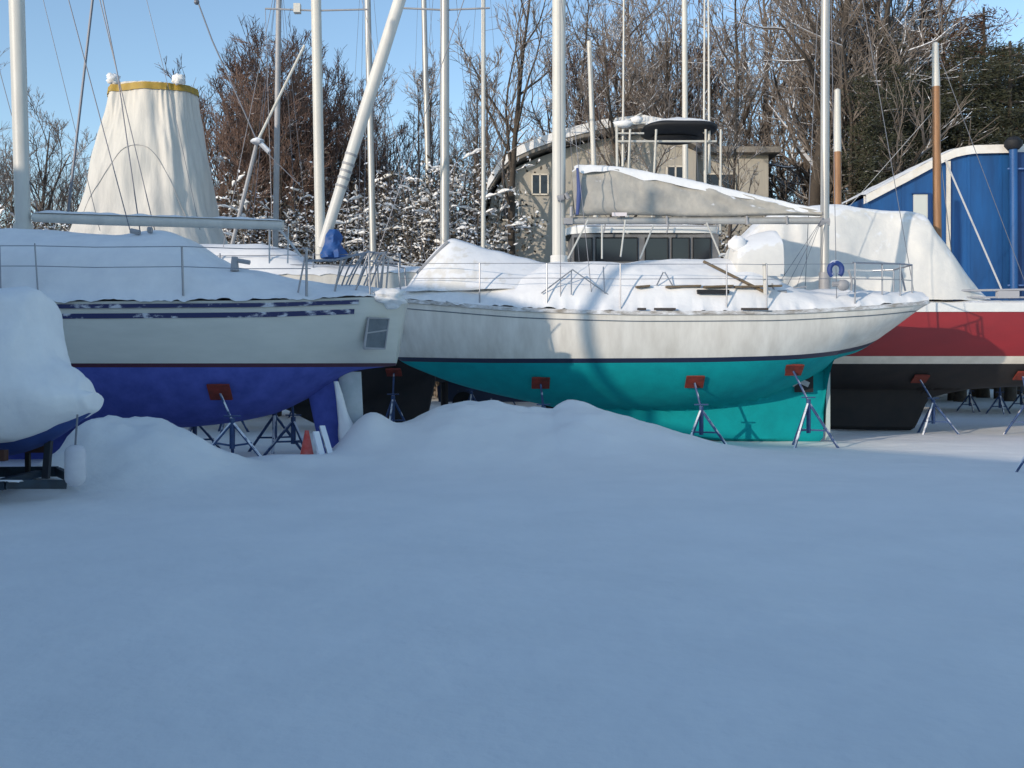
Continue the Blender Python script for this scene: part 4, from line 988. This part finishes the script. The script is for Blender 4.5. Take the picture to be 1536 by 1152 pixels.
def leaf_cloud(mb, rng, c, rad, n, size, narrow=.35, flat=.6):
    for i in range(n):
        d = Vector((rng.gauss(0,1), rng.gauss(0,1), rng.gauss(0,1)*flat))*rad*.5
        p = c+d; a = Vector((rng.gauss(0,1), rng.gauss(0,1), rng.gauss(0,.6))).normalized()*size*rng.uniform(.6,1.3)
        b = a.orthogonal().normalized(); b.rotate(Matrix.Rotation(rng.uniform(0,6.28), 3, a)); b *= size*narrow
        o = len(mb.v); mb.v += [tuple(p-a*.5-b*.2), tuple(p-b*.5), tuple(p+a*.5), tuple(p+b*.5)]
        mb.f.append((o, o+1, o+2, o+3)); mb.m.append(0)
def make_pine(seed, H, leaf, dens=1.0, low=.12, name='pine_tree', clump=.75):
    rng = random.Random(seed); t = thing(name, '', 'tree'); tr = MB(); cr = MB()
    tp = [Vector((.12*nz(i*.4, seed), .12*nz(seed, i*.4), H*i/12-.1)) for i in range(13)]
    tr.tube(tp, [H*.016*(1-.9*i/12)+.02 for i in range(13)], 9, cap=False)
    nb = int(46*dens)
    for k in range(nb):
        f = lerp(low, .98, ((k+rng.random())/nb)**.9); z = H*f; an = rng.uniform(0, 6.283)
        L = H*.23*(1.05-f)**.7*rng.uniform(.6, 1.2)+.3
        p = Vector((0, 0, z)); d = Vector((math.cos(an), math.sin(an), rng.uniform(-.1, .35)))
        pts = [p+d*L*s+Vector((0, 0, -.12*L*s*s)) for s in (0, .35, .7, 1)]
        tr.tube(pts, [.05, .035, .022, .01], 4, cap=False)
        for q in range(max(3, int(L*3.2))):
            s = rng.uniform(.3, 1.05); c = p+d*L*s+Vector((rng.gauss(0,.28), rng.gauss(0,.28), rng.gauss(.05,.14)-.12*L*s*s))
            leaf_cloud(cr, rng, c, clump*rng.uniform(.6,1.2), 46, .30, .15, .5)
    tr.build('trunk', BARKD, t, 60, weld=False); cr.build('crown', leaf, t, 0, weld=False)
    return t
TT = [make_tree(11, 19, 'tall', BARK, TWIG), make_tree(23, 20, 'tall', BARKD, TWIG), make_tree(37, 18, 'vase', BARK, TWIG), make_tree(41, 17, 'slim', BARK, TWIG), make_tree(59, 20, 'vase', BARKD, TWIG)]
CT_ = make_tree(97, 18.5, 'clear', BARKD, TWIG)
BR = [make_tree(71, 16.5, 'bush', BARKD, TWIGR), make_tree(83, 15.5, 'bush', BARKD, TWIGR)]
PT = [make_pine(5, 17, NEEDLE, 1.4), make_pine(9, 15, NEEDLE, 1.3, .2), make_pine(13, 17, DEADL, .75, .48, 'brown_leaved_tree')]
used = set()
def plant(proto, px, Y, rot, s, label, group=None, sz=None):
    o = proto if proto.name not in used else copy_tree(proto)
    used.add(proto.name if o is proto else o.name)
    x = PX(px, Y); o.location = (x, Y, ground_z(x, Y)); o.rotation_euler = (0, 0, R(rot)); o.scale = (s, s, sz or s)
    o['label'] = label
    if group: o['group'] = group
    return o
T = 'bare trees of the wood'
plant(BR[0], 378, 45, 0, .95, 'dense reddish-brown bushy tree behind the gin pole', T)
plant(BR[1], 440, 47, 70, 1.12, 'reddish-brown bushy tree just behind the mast with the left spreader', T)
plant(BR[0], 328, 49, 130, .68, 'reddish-brown bushy tree right behind the cream wrapped tower', T)
plant(BR[1], 500, 50, 200, 1.0, 'lower reddish-brown tree behind the foot of the leaning spar', T)
plant(CT_, 787, 40, 20, .95, 'bare tree with straight dark trunk before the house, left of the main mast', T)
plant(TT[1], 1190, 41, 40, 1.1, 'big bare tree with thick forked trunk left of the mizzen mast', T)
plant(TT[4], 1265, 42, 10, 1.15, 'big dark-trunked bare tree right behind the mizzen mast', T)
plant(TT[0], 1300, 44, 100, 1.12, 'big bare tree between the two short wooden masts', T)
plant(TT[0], 1145, 53, 220, 1.15, 'tall bare tree over the right wing of the house', T)
plant(CT_, 1100, 48, 133, 1.1, 'slim bare tree right of the pair of outriggers', T)
plant(TT[1], 985, 54, 150, 1.15, 'bare tree rising behind the black canopy', T)
plant(TT[4], 925, 55, 250, 1.05, 'spreading bare tree right behind the short white mast', T)
plant(BR[0], 985, 57, 290, 1.35, 'brown bushy tree over the peak of the house roof', T)
plant(CT_, 868, 55, 77, 1.12, 'bare tree just right of the main mast', T)
plant(TT[3], 700, 48, 300, .95, 'slim bare tree between the thick grey mast and the slim white mast', T)
plant(TT[3], 615, 50, 190, .92, 'slim bare tree between the leaning spar and the farthest mast', T)
plant(CT_, 560, 56, 240, .85, 'thin bare tree behind the slightly tilted mast', T)
plant(TT[0], 655, 60, 15, .95, 'pale bare tree behind the two masts left of the house', T)
plant(TT[2], 45, 50, 120, .86, 'small bare tree right of the leftmost mast', T)
plant(TT[0], -20, 48, 60, .78, 'small bare tree at the left edge behind the leftmost mast', T)
plant(TT[4], 98, 56, 20, .68, 'small bare tree at the left foot of the cream wrapped tower', T)
plant(TT[1], 1390, 58, 300, 1.1, 'bare tree behind the pines', T)
plant(TT[2], 1500, 56, 310, 1.1, 'bare tree at the right edge behind the pines', T)
Pn = 'evergreens on the right'
plant(PT[0], 1345, 41, 0, .88, 'dark pine just left of the taller wooden mast', Pn)
plant(PT[1], 1430, 40, 100, .90, 'dark pine right above the blue roof slope', Pn)
plant(PT[0], 1500, 42, 190, .88, 'dark pine over the blue housing near the right edge', Pn)
plant(PT[1], 1400, 45, 250, .86, 'dark pine set back behind the taller wooden mast', Pn)
plant(PT[1], 1560, 41, 20, .95, 'dark pine cut by the right edge of the photo', Pn)
plant(PT[0], 1310, 47, 300, .55, 'low dark evergreen behind the shorter wooden mast', Pn)
plant(PT[2], 1385, 46, 30, 1.1, 'tall tree with clumps of brown leaves at the top right')
plant(PT[2], 1475, 43, 140, 1.0, 'tree with rusty brown leaf clumps at the right edge', None)
for a in ((BR[1], 410, 52, 310, 1.22, 'tallest reddish-brown bushy tree behind the thin grey mast', T),
          (BR[0], 545, 58, 160, .95, 'reddish-brown thicket tree right of the leaning spar', T),
          (TT[0], 830, 58, 170, 1.05, 'bare tree directly behind the main mast', T),
          (TT[4], 1040, 50, 100, 1.1, 'dark bare tree behind the tall white mast', T),
          (TT[1], 1235, 50, 290, 1.2, 'bare tree with dark limbs just left of the mizzen masthead', T),
          (TT[2], 1170, 47, 350, 1.15, 'forked bare tree left of the mizzen mast, behind the big one', T),
          (TT[4], 1330, 50, 200, 1.15, 'bare tree rising above the dark pines', T),
          (TT[3], 742, 52, 130, 1.0, 'slim bare tree just right of the slim white mast', T),
          (TT[3], 595, 62, 30, 1.05, 'slim bare tree right of the leaning spar top', T),
          (TT[4], 690, 66, 300, .95, 'bare tree far back between the two masts left of the house', T)):
    plant(*a)
for a in ((PT[1], 1465, 44, 310, .95, 'dark pine in the gap above the blue chimney', Pn),
          (PT[0], 1365, 48, 60, .80, 'dark pine behind the upper end of the taller wooden mast', Pn),
          (PT[1], 1300, 50, 200, .72, 'dark pine behind the shorter wooden mast', Pn),
          (PT[0], 1530, 47, 120, .98, 'dark pine behind the right end of the blue housing', Pn),
          (PT[1], 1420, 50, 15, .78, 'low dark pine filling the gap right of the taller wooden mast', Pn),
          (PT[1], 1312, 39, 140, .62, 'small dark evergreen nearest to the top of the white winter cover', Pn),
          (TT[3], 1078, 39.5, 210, .78, 'slim bare tree in front of the right wing of the house', T),
          (PT[1], 1352, 38.5, 200, .86, 'dark pine in front, filling the gap left of the taller wooden mast', Pn),
          (PT[0], 1440, 39, 330, .84, 'dark pine nearest above the blue roof, right of the taller wooden mast', Pn),
          (PT[1], 1515, 39.5, 80, .96, 'tall dark pine nearest to the chimney of the blue housing', Pn),
          (PT[1], 1322, 37, 120, .82, 'dark pine close behind the right side of the white winter cover', Pn),
          (CT_, 918, 40, 250, .80, 'slender bare tree before the house wall, behind the sail cover', T),
          (PT[2], 1340, 52, 250, 1.15, 'tree with thin brown leaf clumps left of the taller wooden mast', None)):
    plant(*a)
# a far row of the same wood
rng = random.Random(8); n = 0
for px in range(-150, 1700, 62):
    Y = rng.uniform(72, 92); pr = TT[rng.randrange(5)]
    hgt = .85 if px < 280 else 1.0+(.25 if px > 850 else 0)
    plant(pr, px+rng.uniform(-25, 25), Y, rng.uniform(0, 360), hgt*rng.uniform(.75, 1.0), 'bare tree in the far back row of the wood', 'far row of bare trees')
# snowy shrubs
def make_shrub(seed):
    rng = random.Random(seed); t = thing('snowy_shrub', '', 'shrub'); st = MB(); lf = MB(); sn = MB()
    for k in range(30):
        an = rng.uniform(0, 6.283); sp = rng.uniform(.1, 1.0); h = rng.uniform(2.6, 6.6)
        pts = [Vector((0,0,-.05)), Vector((math.cos(an)*sp*.8, math.sin(an)*sp*.8, h*.5)), Vector((math.cos(an)*sp*2.0+rng.gauss(0,.3), math.sin(an)*sp*2.0+rng.gauss(0,.3), h))]
        st.tube(pts, [.05, .03, .012], 4, cap=False)
        for q in range(16):
            f = rng.uniform(.2, 1); p = pts[0].lerp(pts[1], f*2) if f < .5 else pts[1].lerp(pts[2], f*2-1)
            d = Vector((rng.gauss(0,.55), rng.gauss(0,.55), rng.gauss(.2,.3))); st.tube([p, p+d], [.018, .008], 3, cap=False)
            leaf_cloud(lf, rng, p+d*.8, .7, 18, .13, .6, .5)
            for z_ in range(2):      # snow lying along the twig
                a = p+d*rng.uniform(0, .5); b = a+Vector((d.x, d.y, d.z*.5))*rng.uniform(.3, .6)+Vector((rng.gauss(0,.08), rng.gauss(0,.08), 0)); up = Vector((0,0,rng.uniform(.03,.07)))
                sn.tube([a+up*.3, (a+b)/2+up, b+up*.3], [.012, rng.uniform(.03,.065), .01], 5, cap=False)
    st.build('stems', TWIG, t, 60, weld=False); lf.build('leaves', SHRUBL, t, 0, weld=False); sn.build('snow_load', DSNOW, t, 180, weld=False)
    return t
SH = [make_shrub(3), make_shrub(6)]
spots = [(20,40,1.1,'behind the leftmost mast'),(75,43,1.15,'at the left foot of the cream wrapped tower'),(350,41,1.2,'right of the cream wrapped tower'),(395,40,1.25,'left of the back-row thin grey mast'),(445,41,1.25,'between the grey mast and the mast with the left spreader'),
         (520,42,1.3,'right of the blue tarp bundle'),(572,50,1.45,'right of the slightly tilted mast'),(612,41,1.25,'left of the slim tilted mast'),(690,41,1.45,'right of the thick grey mast'),(712,46,1.6,'left of the slim white mast'),
         (1125,40,1.2,'right of the power cruiser'),(1215,44,1.3,'among the big trunks left of the mizzen mast'),(545,52,1.6,'behind the tilted mast foot'),(655,43,1.5,'between the farthest mast and the thick grey mast'),(590,44,1.4,'between the tilted mast and the slim tilted one'),(505,45,1.5,'between the mast foot and the leaning spar'),(415,46,1.6,'behind the thin grey mast'),(50,46,1.2,'between the leftmost mast and the cream wrapped tower'),(480,53,1.6,'behind the leaning spar foot')]
for i, (px, Y, s, wh) in enumerate(spots):
    plant(SH[i % 2], px, Y, i*77, s*.95, 'snow-laden shrub '+wh, 'snow-laden shrubs', s*1.05)

# ================================================================== 8. unseen shed added behind the viewer, outline shaped to shade the foreground
def UW(u, w_, z): return (u*math.cos(AZ)+w_*math.sin(AZ), -u*math.sin(AZ)+w_*math.cos(AZ), z)
te = math.tan(EL)
sh = thing('shade_shed', 'long grey shed added out of view behind the viewer, shaped to cast the foreground shade', 'shed', UW(-10, -8, 0))
wr_ = -8.0
zl, zh = 4.28-te*wr_, 6.15-te*wr_
def block(u0, u1, zr, hip0, hip1, nm, rise=1.3, hd=3.2):
    m = MB(); w0, w1 = wr_-hd, wr_+hd; ze = zr-rise
    m.add([UW(u0,w0,0),UW(u1,w0,0),UW(u1,w1,0),UW(u0,w1,0),UW(u0,w0,ze),UW(u1,w0,ze),UW(u1,w1,ze),UW(u0,w1,ze)], [(0,1,5,4),(1,2,6,5),(2,3,7,6),(3,0,4,7)])
    wl_ = m.build('wall', SHEDM, sh, 0)
    r = MB(); e = .0
    r.add([UW(u0,w0-.3,ze),UW(u1,w0-.3,ze),UW(u1,w1+.3,ze),UW(u0,w1+.3,ze),UW(u0+hip0,wr_,zr),UW(u1-hip1,wr_,zr)], [(0,1,5,4),(2,3,4,5),(1,2,5),(3,0,4)])
    r.build('roof', DSNOW, sh, 0)
block(-32, -12.45, zh, 0, 1.3, 'hall', 1.17)
block(-12.449, -12.08, 4.93-te*wr_, 0, 0, 'shade_filler', .15, .3)  # filler block added to keep sun off the left sailboat's stern
block(-12.079, 6, zl, 0, 0, 'wing')
m = MB()
for k in range(4): m.add([UW(-10+4*k, wr_+3.22, .1), UW(-8+4*k, wr_+3.22, .1), UW(-8+4*k, wr_+3.22, 3.0), UW(-10+4*k, wr_+3.22, 3.0)], [(0,1,2,3)])
m.build('door', BLUED, sh, 0)
fp = MB().tube([UW(-11.9, wr_+3.6, 0), UW(-11.9, wr_+3.6, 10)], [.13,.1], 10).build('shadow_pole', WSPAR, None); tag(fp, 'white pole added out of view behind the viewer to throw a mast shadow on the ketch', 'shadow_pole')  # unseen pole added for the mast-like shadow on the ketch hull
